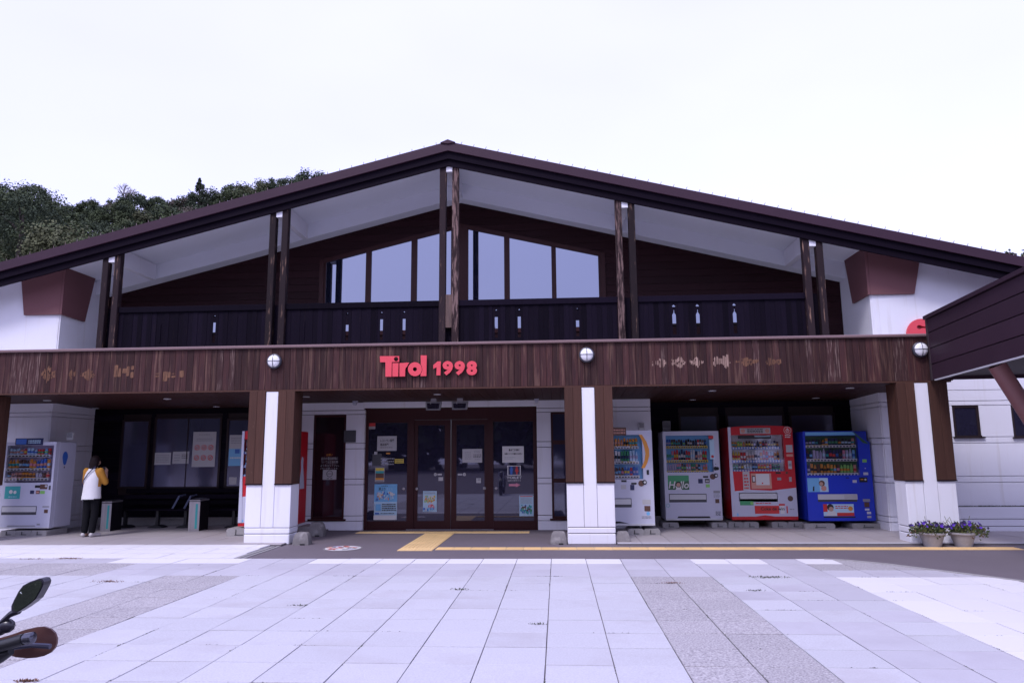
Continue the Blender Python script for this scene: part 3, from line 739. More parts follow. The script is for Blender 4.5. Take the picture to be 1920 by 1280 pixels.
# --- doors
DY = 15.66
dr = MB().box(-4.235, -.435, DY, DY + .12, 2.36, 2.622)
for a, b in ((-4.235, -4.15), (-3.28, -3.13), (-1.51, -1.39), (-.52, -.435)): dr.box(a, b, DY + .0, DY + .10, .0, 2.36)
for a, b in ((-4.15, -3.28), (-1.39, -.52)): dr.box(a, b, DY + .01, DY + .09, 0.0, .19).box(a, b, DY + .01, DY + .09, 2.30, 2.36)
dr.box(-3.28, -1.39, DY + .02, DY + .10, 0, .012)
door = obj('entrance_doorway', dr, FRAME, bld)
for a, b in ((-4.15, -3.28), (-1.39, -.52)): obj('sidelight_pane', MB().box(a, b, DY + .035, DY + .045, .19, 2.30), GLD, door)
for a, b, ga, gb in ((-3.13, -2.325, -3.05, -2.46), (-2.315, -1.51, -2.2, -1.585)):
    d = MB().box(a, ga, DY + .03, DY + .075, .014, 2.355, FRAME).box(gb, b, DY + .03, DY + .075, .014, 2.355, FRAME).box(ga, gb, DY + .03, DY + .075, 2.24, 2.355, FRAME).box(ga, gb, DY + .03, DY + .075, .014, .19, FRAME)
    d.box(ga, gb, DY + .052, DY + .06, .19, 2.24, GLD)
    obj('sliding_door', d, None, bld)
    for q in (ga - .035, gb + .035): pass
kn = MB()
for u, v in ((756, 916), (781, 916), (908, 915), (930, 915)):
    p = at(u, v, DY); kn.lathe([(.032, 0), (.032, -.008), (.02, -.015)], (p.x, DY + .028 if True else 0, p.z), STEEL, 12, 'y')
obj('sensor_disc', kn, None, door)
obj('door_track', MB().box(-3.28, -1.39, DY - .02, DY + .0, 0.0, .018), STEEL, door)
# --- bay back walls with windows
def bay(x0, x1, wins, zt):
    wallm = MB().box(x0, x1, GY + .05, GY + .12, 0, 2.75)
    bw_ = obj('bay_wall', wallm, FRAMED, bld)
    z = .22
    while z < 2.70:
        segs = [(x0, x1)]
        for wv in wins:
            if wv[2] < z + .16 and wv[3] > z:
                ns = []
                for s0, s1 in segs:
                    if wv[1] <= s0 or wv[0] >= s1: ns.append((s0, s1))
                    else: ns += [(s0, wv[0]), (wv[1], s1)]
                segs = ns
        for s0, s1 in segs:
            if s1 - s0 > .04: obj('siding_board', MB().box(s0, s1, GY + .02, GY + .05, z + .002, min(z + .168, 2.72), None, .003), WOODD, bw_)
        z += .17
    obj('plinth', MB().box(x0, x1, GY - .01, GY + .05, 0, .215), CONC, bw_)
    for wv in wins:
        f = MB().box(wv[0], wv[1], GY + .0, GY + .05, wv[2], wv[2] + .05).box(wv[0], wv[1], GY, GY + .05, wv[3] - .05, wv[3]).box(wv[0], wv[0] + .05, GY, GY + .05, wv[2] + .05, wv[3] - .05).box(wv[1] - .05, wv[1], GY, GY + .05, wv[2] + .05, wv[3] - .05)
        if wv[1] - wv[0] > 1.3: f.box((wv[0] + wv[1]) / 2 - .012, (wv[0] + wv[1]) / 2 + .012, GY + .012, GY + .05, wv[2] + .05, wv[3] - .05)
        fo = obj('bay_window', f, FRAMED, bld)
        obj('pane', MB().box(wv[0] + .05, wv[1] - .05, GY + .02, GY + .028, wv[2] + .05, wv[3] - .05), GLB, fo)
bay(XL, -6.45, [(-10.30, -9.60, .87, 2.48), (-9.50, -7.86, .86, 2.53), (-7.74, -6.9, .87, 2.48)], 2.7)
bay(2.0, XR, [(2.75, 3.65, .5, 2.45), (3.8, 5.1, .5, 2.45), (5.2, 6.2, .5, 2.45)], 2.7)
# downlights in the porch ceiling
dl = obj('downlight', MB().lathe([(.075, 0), (.075, -.012), (.055, -.014)], (0, 0, 0), LGREY, 18), None, bld, origin=(0, 0, 0))
k = 0
for X, Y in [(-10.65, 14.35), (-8.05, 14.35), (-10.75, 16.1), (-7.85, 16.1), (-2.38, 14.2), (-5.1, 14.3), (3.05, 14.2), (2.98, 15.9), (5.62, 14.05), (5.6, 15.85), (.95, 14.3)]:
    o = dl if k == 0 else inst(dl, (0, 0, 0), bld); k += 1
    o.location = Vector((X, Y, cz(Y))) - Vector((AX, D, 0))

# ================================================================== CANOPY at the right
S0 = at(1742, 650, 13.06)
cd = Vector((-.0958, -.9953, .0127)); cn = Vector((.9953, -.0958, 0))
zb0 = at(1751, 712, 13.06).z; zt0 = at(1733, 592, 13.06).z
can = thing('walkway_canopy', 'dark purple brown boarded walkway canopy jutting in at the right edge', 'canopy', (S0.x + 1.5, 9.5, 0))
def cpt(a, b, z): p = Vector((S0.x, 13.06, z)) + cd * a + cn * b; return (p.x, p.y, p.z)
def cbox(a0, a1, b0, b1, z0, z1):
    mb = MB(); vs = [cpt(a, b, z) for z in (z0, z1) for a, b in ((a0, b0), (a0, b1), (a1, b1), (a1, b0))]
    return mb.add(vs, [(3, 2, 1, 0), (4, 5, 6, 7), (0, 1, 5, 4), (1, 2, 6, 5), (2, 3, 7, 6), (3, 0, 4, 7)])
CBR = mat('canopy_metal_board', (.038, .019, .030), .55, spec=.2, var=.08, nscale=2, namt=.25)
CBD = mat('canopy_underside', (.03, .018, .022), .7)
obj('roof_slab', cbox(.03, 9, .03, 3.4, zb0 + .10, zt0 - .06), CBD, can)
H_ = zt0 - zb0
for i in range(4):
    a = zb0 + H_ * (.0 + .245 * i); b = zb0 + H_ * (.245 * (i + 1)) - .018
    obj('fascia_board', cbox(0, 9, 0, .03, a, b if i < 3 else zb0 + H_ * .93), CBR, can)
    obj('fascia_board', cbox(-.03, -.002, 0, 3.4, a, b if i < 3 else zb0 + H_ * .93), CBR, can)
obj('roof_edge', cbox(-.06, 9, -.035, 3.45, zb0 + H_ * .945, zt0), CBR, can)
obj('corner_trim', cbox(-.035, .02, -.014, .05, zb0 - .005, zb0 + H_ * .94), CBD, can)
obj('bottom_edge', cbox(0.1, 9, -.004, .035, zb0 - .022, zb0 - .001), LGREY, can)
obj('soffit', cbox(.0, 9, .04, 3.4, zb0 + .06, zb0 + .09), CBD, can)
PIPE = mat('red_brown_pipe_paint', (.19, .075, .075), .45, nscale=4, namt=.2)
cp0 = at(1869, 684, 11.1); cp1 = at(1934, 785, 11.1)
dv = (cp1 - cp0)
obj('strut', MB().tube([cp0, cp1, cp1 + dv * .9 + Vector((0, 0, 0))], .125, n=20), PIPE, can, smooth=True)
ct = cp1 + dv * .9
obj('column', MB().tube([(ct.x, ct.y, -.05), (ct.x, ct.y, ct.z + .1)], .15, n=20), PIPE, can, smooth=True)
obj('strut', MB().tube([ct, (ct.x + 1.3, ct.y, cp0.z)], .135, n=20), PIPE, can, smooth=True)

# ================================================================== THINGS ON THE BUILDING
# sign letters
SY = D - .045
def sp(u, v): p = at(700 + u / 8.727, 650 + v / 8.727, SY); return (p.x, p.z)
sign = thing('wall_sign', 'salmon red raised lettering reading Tirol 1998 on the fascia', 'sign', (AX, SY, 3.2))
def letter(name, outlines):
    mb = MB(); cutout(mb, outlines, SY - .028, SY + .012, SIGNR); o = obj(name, mb, None, sign)
    me = o.data; me.materials.append(SIGNE)
    for p in me.polygons:
        if abs(p.normal.y) < .5: p.material_index = 1
def spc(cx, cy, r, n=24, a0=0, a1=360): return [sp(cx + r * math.cos(math.radians(a0 + (a1 - a0) * k / n)), cy + r * math.sin(math.radians(a0 + (a1 - a0) * k / n))) for k in range(n + (0 if a1 - a0 == 360 else 1))]
letter('letter', [[sp(*p) for p in ((112, 155), (428, 155), (428, 248), (308, 252), (303, 490), (203, 490), (203, 255), (116, 255))], spc(378, 203, 36)])
letter('letter', [[sp(*p) for p in ((318, 268), (418, 268), (412, 487), (316, 489))]])
letter('letter', [[sp(*p) for p in ((433, 268), (500, 266), (545, 260), (594, 262), (572, 292), (556, 328), (535, 345), (527, 375), (524, 486), (433, 487))]])
letter('letter', [spc(685, 368, 114), spc(685, 368, 33)])
letter('letter', [[sp(*p) for p in ((778, 143), (878, 143), (872, 480), (776, 481))] + [sp(685 + 122 * math.cos(math.radians(a)), 368 + 122 * math.sin(math.radians(a))) for a in (40, 20, 0, -20, -38)]])
letter('numeral', [[sp(*p) for p in ((985, 300), (1055, 240), (1108, 240), (1102, 468), (1035, 468), (1040, 338), (985, 362))]])
for ch, a, b in (('9', 1135, 1308), ('9', 1330, 1502), ('8', 1527, 1700)):
    mb = MB(); p0, p1 = sp(a, 468), sp(b, 232)
    lettering(mb, ch, p0[0], p1[0], p0[1], p1[1], SY + .012, SIGNR, .04, bold=.055)
    o = obj('numeral', mb, None, sign); o.data.materials.append(SIGNE)
    for p in o.data.polygons:
        if abs(p.normal.y) < .5: p.material_index = 1
# red logo letter on the right wing wall
rs = thing('wall_logo', 'round red logo letter on the right white wing above the porch', 'sign', (7.5, WY - .05, 3.9))
mb = MB()
pc = at(1728, 628, WY - .06); hc = at(1723, 613.5, WY - .06)
outer = [(pc.x + .30 * math.cos(a), pc.z + .335 * math.sin(a)) for a in [k * 2 * math.pi / 32 for k in range(32)]]
hole = [(hc.x + .055 * math.cos(a), hc.z + .042 * math.sin(a)) for a in [math.radians(30 + 300 * k / 14) for k in range(15)]] + [(hc.x + .12, hc.z - .022), (hc.x + .22, hc.z - .014), (hc.x + .22, hc.z + .004), (hc.x + .12, hc.z + .004)]
cutout(mb, [outer, hole], WY - .09, WY - .040, SIGNR)
mb.prism([(hc.x - .08, hc.z - .08), (hc.x + .24, hc.z - .08), (hc.x + .24, hc.z + .08), (hc.x - .08, hc.z + .08)], WY - .039, WY - .032, SIGNE)
obj('letter', mb, None, rs)
# lamps
def bulkhead(u, v, label):
    p = at(u, v, D - .05); t = thing('wall_lamp', label, 'lamp', (p.x, D - .001, p.z), 'round bulkhead lamps on the fascia')
    rim = mat('lamp_dark_rim', (.035, .035, .05), .4)
    obj('rim', MB().lathe([(.13, 0), (.14, -.02), (.14, -.06), (.118, -.075)], (p.x, D - .001, p.z), rim, 28, 'y'), None, t, smooth=True)
    dome = [(.118 * math.cos(a), -.07 - .06 * math.sin(a)) for a in [k * math.pi / 2 / 6 for k in range(6)]] + [(.004, -.13)]
    obj('glass_dome', MB().lathe(dome, (p.x, D, p.z), mat('lamp_opal_glass', (.78, .78, .8), .25), 28, 'y'), None, t, smooth=True)
    g = MB()
    for k in range(2):
        pts = []
        for i in range(11):
            a = math.pi * i / 10; q = .124 * math.cos(a); h = -.072 - .064 * math.sin(a)
            pts.append((p.x + (q if k else 0), D + h, p.z + (0 if k else q)))
        g.tube(pts, .005, rim, 6)
    obj('guard', g, None, t)
bulkhead(514, 677, 'round caged wall lamp above the pillar left of the red Tirol lettering')
bulkhead(1100, 665, 'round caged wall lamp above the pillar right of the red Tirol lettering')
bulkhead(1726, 655, 'round caged wall lamp beside the end of the purple brown canopy')
# floodlights and cameras under the ceiling
def flood(u0, v0, u1, v1, label):
    Y = 14.95; a, b = at(u0, v1, Y), at(u1, v0, Y); cx = (a.x + b.x) / 2
    t = thing('floodlight', label, 'floodlight', (cx, Y, b.z), 'flat floodlights over the doors')
    vs = [(a.x + .02, Y, a.z), (b.x - .02, Y, a.z), (b.x, Y + .03, b.z), (a.x, Y + .03, b.z)]
    mb = MB().add(vs + [(p[0], p[1] + .10, p[2] + .02) for p in vs], [(0, 1, 2, 3), (7, 6, 5, 4), (0, 4, 5, 1), (1, 5, 6, 2), (2, 6, 7, 3), (3, 7, 4, 0)])
    obj('housing', mb, GREY, t)
    q = [(a.x + .05, Y - .004, a.z + .03), (b.x - .05, Y - .004, a.z + .03), (b.x - .035, Y + .024, b.z - .025), (a.x + .035, Y + .024, b.z - .025)]
    obj('lens', MB().add(q, [(0, 1, 2, 3)]), GLD, t)
    obj('bracket', MB().box(cx - .06, cx + .06, Y + .05, Y + .07, b.z, cz(Y) + .01).box(cx - .07, cx - .05, Y + .02, Y + .08, b.z - .05, b.z + .02), STEEL, t)
flood(797, 753, 827, 769, 'left of two flat floodlights under the ceiling above the doors')
flood(846, 753, 877, 768, 'right of two flat floodlights under the ceiling above the doors')
for u, v, Y, lb in ((666, 754, 15.3, 'small pale camera under the porch ceiling left of the floodlights'), (1006, 748, 15.3, 'small pale camera under the porch ceiling right of the floodlights')):
    p = at(u, v, Y); t = thing('security_camera', lb, 'camera', (p.x, Y, cz(Y)))
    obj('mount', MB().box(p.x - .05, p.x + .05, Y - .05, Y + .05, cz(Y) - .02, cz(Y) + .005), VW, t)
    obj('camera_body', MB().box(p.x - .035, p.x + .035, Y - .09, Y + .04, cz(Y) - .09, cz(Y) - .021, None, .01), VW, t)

# ------------------------------------------------------------------ notices and posters
def notice(name, label, cat, rect, Y, base, items=(), group=None, thick=.003):
    u0, v0, u1, v1 = rect; a, b = at(u0, v1, Y), at(u1, v0, Y)
    W_, H_ = b.x - a.x, b.z - a.z
    t = thing(name, label, cat, ((a.x + b.x) / 2, Y, a.z), group)
    if base is not None: obj('sheet', MB().box(a.x, b.x, Y - thick, Y, a.z, b.z), base, t)
    yb = Y - thick - .0008
    if items:
        mb = MB()
        for k, it in enumerate(items):
            yy = yb - .0004 * k
            X = lambda f: a.x + W_ * f
            Z = lambda f: b.z - H_ * f
            if it[0] == 'r': mb.add([(X(it[1]), yy, Z(it[4])), (X(it[3]), yy, Z(it[4])), (X(it[3]), yy, Z(it[2])), (X(it[1]), yy, Z(it[2]))], [(0, 1, 2, 3)], it[5])
            elif it[0] == 't': lettering(mb, it[1], X(it[2]), X(it[4]), Z(it[5]), Z(it[3]), yy, it[6], .0003, bold=it[7] if len(it) > 7 else 0)
            elif it[0] == 'c':
                pts = circ(X(it[1]), Z(it[2]), it[3] * W_, 18, it[5] * H_ if len(it) > 5 else None); mb.add([(x, yy, z) for x, z in pts], [tuple(range(len(pts)))], it[4])
            elif it[0] == 'o':
                cutout(mb, [circ(X(it[1]), Z(it[2]), it[3] * W_, 20), circ(X(it[1]), Z(it[2]), it[3] * W_ * it[5], 20)], yy - .0003, yy, it[4])
            elif it[0] == 'p': mb.add([(X(p[0]), yy, Z(p[1])) for p in it[1]][::-1], [tuple(range(len(it[1])))], it[2])
            elif it[0] == 'l':                                      # lines of small print: short dashes
                _, x0, y0, x1, y1, n, mm = it; hh = (y1 - y0) / n
                for i in range(n):
                    x = x0
                    while x < x1 - .02:
                        wd = rnd(.03, .10); e = min(x + wd, x1)
                        mb.add([(X(x), yy, Z(y0 + hh * (i + .65))), (X(e), yy, Z(y0 + hh * (i + .65))), (X(e), yy, Z(y0 + hh * (i + .2))), (X(x), yy, Z(y0 + hh * (i + .2)))], [(0, 1, 2, 3)], mm); x = e + .018
        obj('print', mb, None, t)
    return t
GDY = DY + .033
def specks(x0, y0, x1, y1, n, mats, s=.05):
    r_ = []
    for _ in range(n):
        x, y = rnd(x0, x1 - s), rnd(y0, y1 - s); r_.append(('r', x, y, x + rnd(.3, 1) * s, y + rnd(.3, 1) * s, random.choice(mats)))
    return r_
notice('door_sticker', 'small red and white sticker at top left of the glass entrance', 'sticker', (688, 789, 704, 804), GDY, PG, [('r', 0, 0, 1, .68, RED), ('l', .1, .74, .9, .95, 1, INK)])
notice('paper_notice', 'pale notice with bold black Japanese lines high on the left sidelight', 'notice', (707, 817, 744, 845), GDY, PG, [('t', 'レストラン部門', .16, .20, .86, .40, INK, .02), ('t', '商品部門', .16, .48, .58, .66, INK, .02), ('l', .14, .74, .8, .82, 1, INK)])
notice('glass_lettering', 'faint grey and orange print with a small figure under the bold notice', 'lettering', (698, 846, 740, 873), GDY, None, [('r', 0, .15, .42, 1, DGREY), ('r', .08, 0, .22, .2, PG), ('l', .38, .42, 1, 1, 3, GREY), ('r', .62, .08, .8, .18, ORG)])
notice('yellow_sticker', 'small yellow sticker with black print beside the left door', 'sticker', (740, 860, 757, 868), GDY, YLW, [('l', .06, .1, .94, .9, 2, INK)])
notice('small_poster', 'small yellow and blue striped poster above the large pale blue poster', 'poster', (703, 876, 721, 903), GDY, PG, [('r', .05, .03, .95, .22, YLW), ('r', .05, .24, .95, .40, TEAL), ('r', .05, .40, .95, .72, BRN), ('r', .05, .72, .95, .86, ORG), ('l', .1, .88, .9, .98, 1, INK)])
notice('large_poster', 'large pale blue poster with map and price table low on the left sidelight', 'poster', (701, 907, 745, 974), GDY, PBL,
       [('r', 0, 0, 1, .5, CYAN), ('t', '湯上り', .18, .09, .48, .18, INK, .02), ('t', 'タイム', .52, .10, .80, .17, PBL), ('l', .3, .04, .6, .07, 1, INK)] + specks(.08, .2, .95, .48, 60, [PBL, BLU, PW, ORG, LPUR], .08) + [('l', .36, .54, .98, .76, 4, INK), ('r', .08, .56, .3, .74, CYAN), ('l', .3, .8, .9, .84, 1, INK), ('r', .05, .8, .24, .84, BLU), ('r', 0, .87, 1, 1, PW)])
notice('flower_poster', 'pale floral poster with yellow and pink bunches on the left door', 'poster', (793, 920, 819, 959), GDY, PBL, specks(.08, .18, .92, .62, 55, [YLW, PW, LGRN, ORG], .12) + specks(.4, .62, .9, .85, 22, [PNK, RED, PW], .14) + specks(.02, .8, .9, .99, 20, [CYAN, PW, BLU], .15) + [('l', .1, .04, .9, .14, 2, GREY)])
notice('paper_notice', 'white two column notice at eye level on the right door', 'notice', (867, 841, 904, 867), GDY, PG, [('l', .12, .2, .45, .8, 4, GREY), ('l', .6, .1, .9, .3, 2, GREY), ('l', .56, .38, .95, .66, 3, INK), ('l', .62, .72, .88, .82, 1, GREY)])
notice('paper_notice', 'white taped notice with two bold lines on the right sidelight', 'notice', (942, 836, 982, 867), GDY, PW, [('t', '重点実施事項', .30, .16, .82, .30, INK, .03), ('t', '消毒とマスク着用のお願い', .1, .40, .93, .52, INK, .03), ('l', .1, .66, .6, .72, 1, GREY), ('l', .1, .76, .5, .80, 1, GREY)])
toi = notice('toilet_sign', 'toilet sign with blue and red figures, TOILET and pink arrow on the right sidelight', 'sign', (950, 871, 978, 914), GDY, None,
       [('r', .06, .03, .94, .46, PW), ('r', .12, .06, .88, .43, NAVY),
        ('c', .32, .12, .075, BLU), ('p', [(.2, .17), (.44, .17), (.40, .28), (.38, .42), (.26, .42), (.24, .28)], BLU), ('c', .68, .12, .075, RED), ('p', [(.60, .17), (.76, .17), (.80, .30), (.73, .31), (.72, .42), (.64, .42), (.63, .31), (.56, .30)], RED),
        ('t', 'TOILET', 0, .50, 1, .61, PW, .02), ('t', '右側の建物です', .06, .65, .96, .72, PW), ('p', [(.15, .83), (.62, .83), (.62, .79), (.92, .88), (.62, .97), (.62, .93), (.15, .93)], PNK)])
notice('leaflet_poster', 'pale leaflet poster with small pictures low at the right of the entrance', 'poster', (974, 928, 1000, 967), GDY, PBL, [('r', .05, .03, .95, .07, RED), ('l', .08, .1, .9, .42, 6, GREY)] + specks(.05, .45, .95, .95, 38, [BLU, GRN, BRN, PW, TEAL], .16))
for u, lb, d in ((817, 'round white push symbol with label on the left door', 1), (870, 'round white push symbol with label on the right door', -1)):
    notice('door_symbol', lb, 'sticker', (u - 4, 885, u + 12, 893) if d > 0 else (u - 12, 885, u + 4, 893), GDY, None, [('o', .2 if d > 0 else .8, .5, .17, PW, .6), ('t', 'A', .13 if d > 0 else .73, .32, .27 if d > 0 else .87, .7, PW), ('r', .45 if d > 0 else .02, .3, .98 if d > 0 else .55, .7, PG)])
notice('white_sticker', 'small white square sticker below the push symbol on the left door', 'sticker', (822, 894, 831, 901), GDY, PG, [])
notice('white_sticker', 'small white square sticker with grey mark on the right door', 'sticker', (893, 896, 902, 905), GDY, PG, [('r', .3, .1, .9, .5, GREY)])
notice('door_notice', 'orange headed white lettering with crossed phone sign on the brown side window', 'notice', (600, 850, 637, 899), EY + .001, None,
       [('t', 'お願い', .30, .0, .64, .09, ORG), ('t', '店内の電話使用に', .03, .13, .92, .24, PG), ('t', 'ついては正面玄関', .03, .27, .92, .37, PG), ('t', 'よりお入り下さい。', .0, .40, .98, .50, PG), ('t', 'ご協力お願いします。', .0, .53, .94, .60, PG),
        ('r', .14, .62, .86, 1, PG), ('o', .5, .77, .17, INK, .82), ('r', .38, .76, .62, .78, INK), ('r', .36, .94, .48, .97, INK), ('r', .54, .94, .66, .97, INK)])
BYG = GY + .019
notice('paper_notice', 'left of two small white notices on the waiting bay window', 'notice', (289, 848, 321, 871), BYG, PG, [('l', .1, .15, .9, .85, 5, GREY)])
notice('paper_notice', 'right of two small white notices on the waiting bay window', 'notice', (323, 846, 355, 869), BYG, PG, [('l', .1, .2, .45, .85, 3, GREY), ('l', .55, .2, .95, .6, 3, DGREY)])
ban = [('l', .25, .06, .75, .11, 1, GREY), ('l', .15, .18, .88, .28, 2, GREY)]
for r_ in range(2):
    for c_ in range(3):
        x, y = .2 + .3 * c_, .45 + .29 * r_
        ban += [('o', x, y, .11, RED, .74), ('r', x - .05, y - .02, x + .05, y + .03, GREY), ('p', [(x - .07, y + .045), (x - .05, y + .05), (x + .08, y - .045), (x + .06, y - .05)], RED)]
notice('prohibition_poster', 'large white poster with six red prohibition circles on the bay window', 'poster', (359, 809, 406, 875), BYG, PG, ban)
notice('blue_poster', 'white and blue poster on bay window partly hidden by red machine', 'poster', (428, 815, 456, 873), BYG, PG, [('r', 0, .45, 1, 1, CYAN), ('l', .1, .08, .9, .3, 3, GREY), ('r', .45, .46, .8, .6, BLU), ('l', .1, .7, .9, .8, 1, PW)])
notice('paper_notice', 'small blank pale square low on the bay window beside the red machine', 'notice', (429, 894, 444, 908), BYG, PG, [])

# ------------------------------------------------------------------ vending machines
CANS = [RED, BLU, YLW, GRN, BRN, ORG, INK, CYAN, LPUR, PW, PNK, TEAL, NAVY, SALM, LGRN, PBL]
def vending(label, X0, X1, YF, YB, Z0, Z1, paint, disp, rows, strip, side=None, extras=None, name='vending_machine', crown=False, seed=1, backdrop=CYAN, frame=None, cut=None):
    """body with a recessed display: disp = (fx0, fy0, fx1, fy1); rows = list of (top, bottom, mats) as fractions of the height"""
    rs_ = random.Random(seed); W_, H_ = X1 - X0, Z1 - Z0
    X = lambda f: X0 + W_ * f
    Z = lambda f: Z1 - H_ * f
    t = thing(name, label, 'vending machine', ((X0 + X1) / 2, (YF + YB) / 2, Z0), 'drink vending machines')
    dx0, dy0, dx1, dy1 = disp[:4]; rec = .10
    b = MB().box(X0, X1, YF + rec + .01, YB, Z0, Z1, None, .012)
    obj('body', b, paint if side is None else side, t)
    fr_ = MB()
    ol = [(X0, Z0), (X1, Z0), (X1, Z1), (X0, Z1)]
    if crown: ol = [(X0, Z0), (X1, Z0), (X1, Z1 - .03)] + [(X(1 - .1 * k), Z1 + .028 * math.sin(math.pi * k / 10)) for k in range(1, 10)] + [(X0, Z1 - .02)]
    if cut: ol = [(X0, Z0), (X1, Z0), (X1, Z(cut[1])), (X(cut[0]), Z1), (X0, Z1)]
    cutout(fr_, [ol, [(X(dx0), Z(dy1)), (X(dx1), Z(dy1)), (X(dx1), Z(dy0)), (X(dx0), Z(dy0))]], YF, YF + rec + .008, None)
    obj('front_door', fr_, paint, t)
    obj('display_back', MB().box(X(dx0), X(dx1), YF + rec + .002, YF + rec + .006, Z(dy1), Z(dy0)), backdrop, t)
    for (ft, fb, cols, n, price) in rows:
        mb = MB(); a, bb = X(dx0) + .015, X(dx1 if len(disp) < 5 else disp[4]) - .015; step = (bb - a) / n
        hh = (fb - ft) * H_
        run = 0
        for i in range(n):
            if run <= 0: cm = rs_.choice(cols); lab = rs_.choice(CANS); run = rs_.choice((1, 1, 2, 3))
            run -= 1
            r = step * .42; h = hh * rs_.uniform(.74, .95); c = (a + step * (i + .5), YF + .055, Z(fb))
            bottle = rs_.random() < .35
            if bottle: mb.lathe([(r, 0), (r, h * .6), (r * .8, h * .75), (r * .4, h * .88), (r * .4, h)], c, cm, 8)
            else: mb.lathe([(r * .9, 0), (r, h * .06), (r, h * .92), (r * .85, h)], c, cm, 8)
            mb.lathe([(r * 1.02, h * .25), (r * 1.02, h * .55)], c, lab, 8, cap=False)
        obj('drinks', mb, None, t, kind='stuff')
        sh = MB(); sc = price
        sh.box(X(dx0) + .004, X(dx1 if len(disp) < 5 else disp[4]) - .004, YF + .012, YF + rec, Z(fb) - .012, Z(fb) - .001, LGREY)
        sh.box(X(dx0) + .004, X(dx1 if len(disp) < 5 else disp[4]) - .004, YF + .008, YF + .016, Z(fb) - .055, Z(fb) - .002, strip)
        for i in range(n):
            cx = a + step * (i + .5); sh.box(cx - step * .30, cx + step * .30, YF + .003, YF + .0085, Z(fb) - .046, Z(fb) - .022, sc)
            sh.box(cx - step * .34, cx + step * .34, YF + .005, YF + .0084, Z(fb) - .019, Z(fb) - .006, rs_.choice((PW, PW, YLW, PBL)))
        obj('price_strip', sh, None, t)
    obj('display_glass', MB().box(X(dx0), X(dx1), YF - .003, YF + .001, Z(dy1), Z(dy0)), GLV, t)
    if extras:
        groups = {}
        for it in extras:
            nm = it[0]; mb = groups.setdefault(nm, MB()); k = it[1]
            d_ = .006 + .0006 * len(mb.f) ** .5
            if k == 'b': mb.box(X(it[2]), X(it[4]), YF - it[7] if len(it) > 7 else YF - .008, YF + .002, Z(it[5]), Z(it[3]), it[6], .002)
            elif k == 'r': yy = YF - (it[7] if len(it) > 7 else .003); mb.box(X(it[2]), X(it[4]), yy, YF - .0005, Z(it[5]), Z(it[3]), it[6])
            elif k == 't': lettering(mb, it[2], X(it[3]), X(it[5]), Z(it[6]), Z(it[4]), YF - (it[8] if len(it) > 8 else .0045), it[7], .0008, bold=.015, shear=it[9] if len(it) > 9 else 0)
            elif k == 'c': mb.lathe([(it[4] * W_, 0), (it[4] * W_, -(it[6] if len(it) > 6 else .006))], (X(it[2]), YF, Z(it[3])), it[5], 16, 'y')
            elif k == 'o': cutout(mb, [circ(X(it[2]), Z(it[3]), it[4] * W_), circ(X(it[2]), Z(it[3]), it[4] * W_ * it[6])], YF - (it[7] if len(it) > 7 else .008), YF - .001, it[5])
            elif k == 'p': yy = it[4] if len(it) > 4 else .003; mb.prism([(X(p[0]), Z(p[1])) for p in it[2]], YF - yy, YF - .0005, it[3])
            elif k == 'l':
                pz_ = .0225 if nm in ('header_board', 'header_plate') else .0048
                x0, y0, x1, y1, n, mm = it[2:8]; hh = (y1 - y0) / n
                for i in range(n):
                    x = x0
                    while x < x1 - .008:
                        e = min(x + rs_.uniform(.015, .05), x1); mb.add([(X(x), YF - pz_, Z(y0 + hh * (i + .7))), (X(e), YF - pz_, Z(y0 + hh * (i + .7))), (X(e), YF - pz_, Z(y0 + hh * (i + .2))), (X(x), YF - pz_, Z(y0 + hh * (i + .2)))], [(0, 1, 2, 3)], mm); x = e + .008
        for nm, mb in groups.items(): obj(nm, mb, None, t)
    return t
def pickup(x0, y0, x1, y1): return [('pickup_flap', 'b', x0, y0, x1, y1, DGREY, .004), ('pickup_flap', 'b', x0 + .012, y0 + .008, x1 - .012, y0 + (y1 - y0) * .68, LGREY, .012)]
def coin(x, y): return [('coin_panel', 'c', x, y, .05, BRN, .012), ('coin_panel', 'c', x + .055, y - .012, .04, BLK, .014), ('coin_panel', 'c', x + .062, y - .012, .02, LGREY, .02), ('coin_panel', 'b', x - .17, y - .008, x - .08, y + .012, BLK, .006)]
def mbox(uT0, uT1, vT, uB0, uB1, vB, YF):
    a, b, c, d = at(uT0, vT, YF), at(uT1, vT, YF), at(uB0, vB, YF), at(uB1, vB, YF)
    return (a.x + c.x) / 2, (b.x + d.x) / 2, (c.z + d.z) / 2, (a.z + b.z) / 2
# white machine by the right of the middle pillar: orange arc
YF = 14.3; x0, x1, z0, z1 = mbox(1120, 1222, 807, 1126, 1228, 985, YF); x0 = x1 - 1.13
ex = [('logo_arc', 'p', [(.775, .045), (.83, .045), (.905, .12), (.945, .20), (.945, .27), (.91, .34), (.86, .40), (.80, .40), (.86, .32), (.88, .25), (.865, .18), (.83, .11)], ORG, .005),
      ('header_board', 'b', .05, -.035, .56, .052, BRN, .02), ('header_board', 'l', .10, -.02, .54, .04, 2, SALM),
      ('card_reader', 'b', .89, .42, .93, .47, BLK), ('bill_slot', 'b', .60, .575, .67, .63, NAVY), ('display_panel', 'b', .45, .525, .54, .545, BLK), ('sticker', 'r', .44, .575, .53, .62, PG), ('sticker', 'r', .30, .55, .40, .60, VW, .004),
      ('notice_label', 'r', .80, .73, .94, .78, PG), ('coin_return', 'b', .83, .795, .93, .85, BRN), ('recycle_logo', 'c', .89, .875, .03, CYAN, .004), ('notice_label', 'l', .78, .90, .94, .93, 2, GREY), ('kick_panel', 'p', [(.0, .955), (.40, .955), (.55, .975), (.0, .975)], BLK, .005), ('base_rail', 'b', 0, .98, 1, .998, LGREY, .012)]
ex += coin(.79, .56) + pickup(.12, .715, .615, .81)
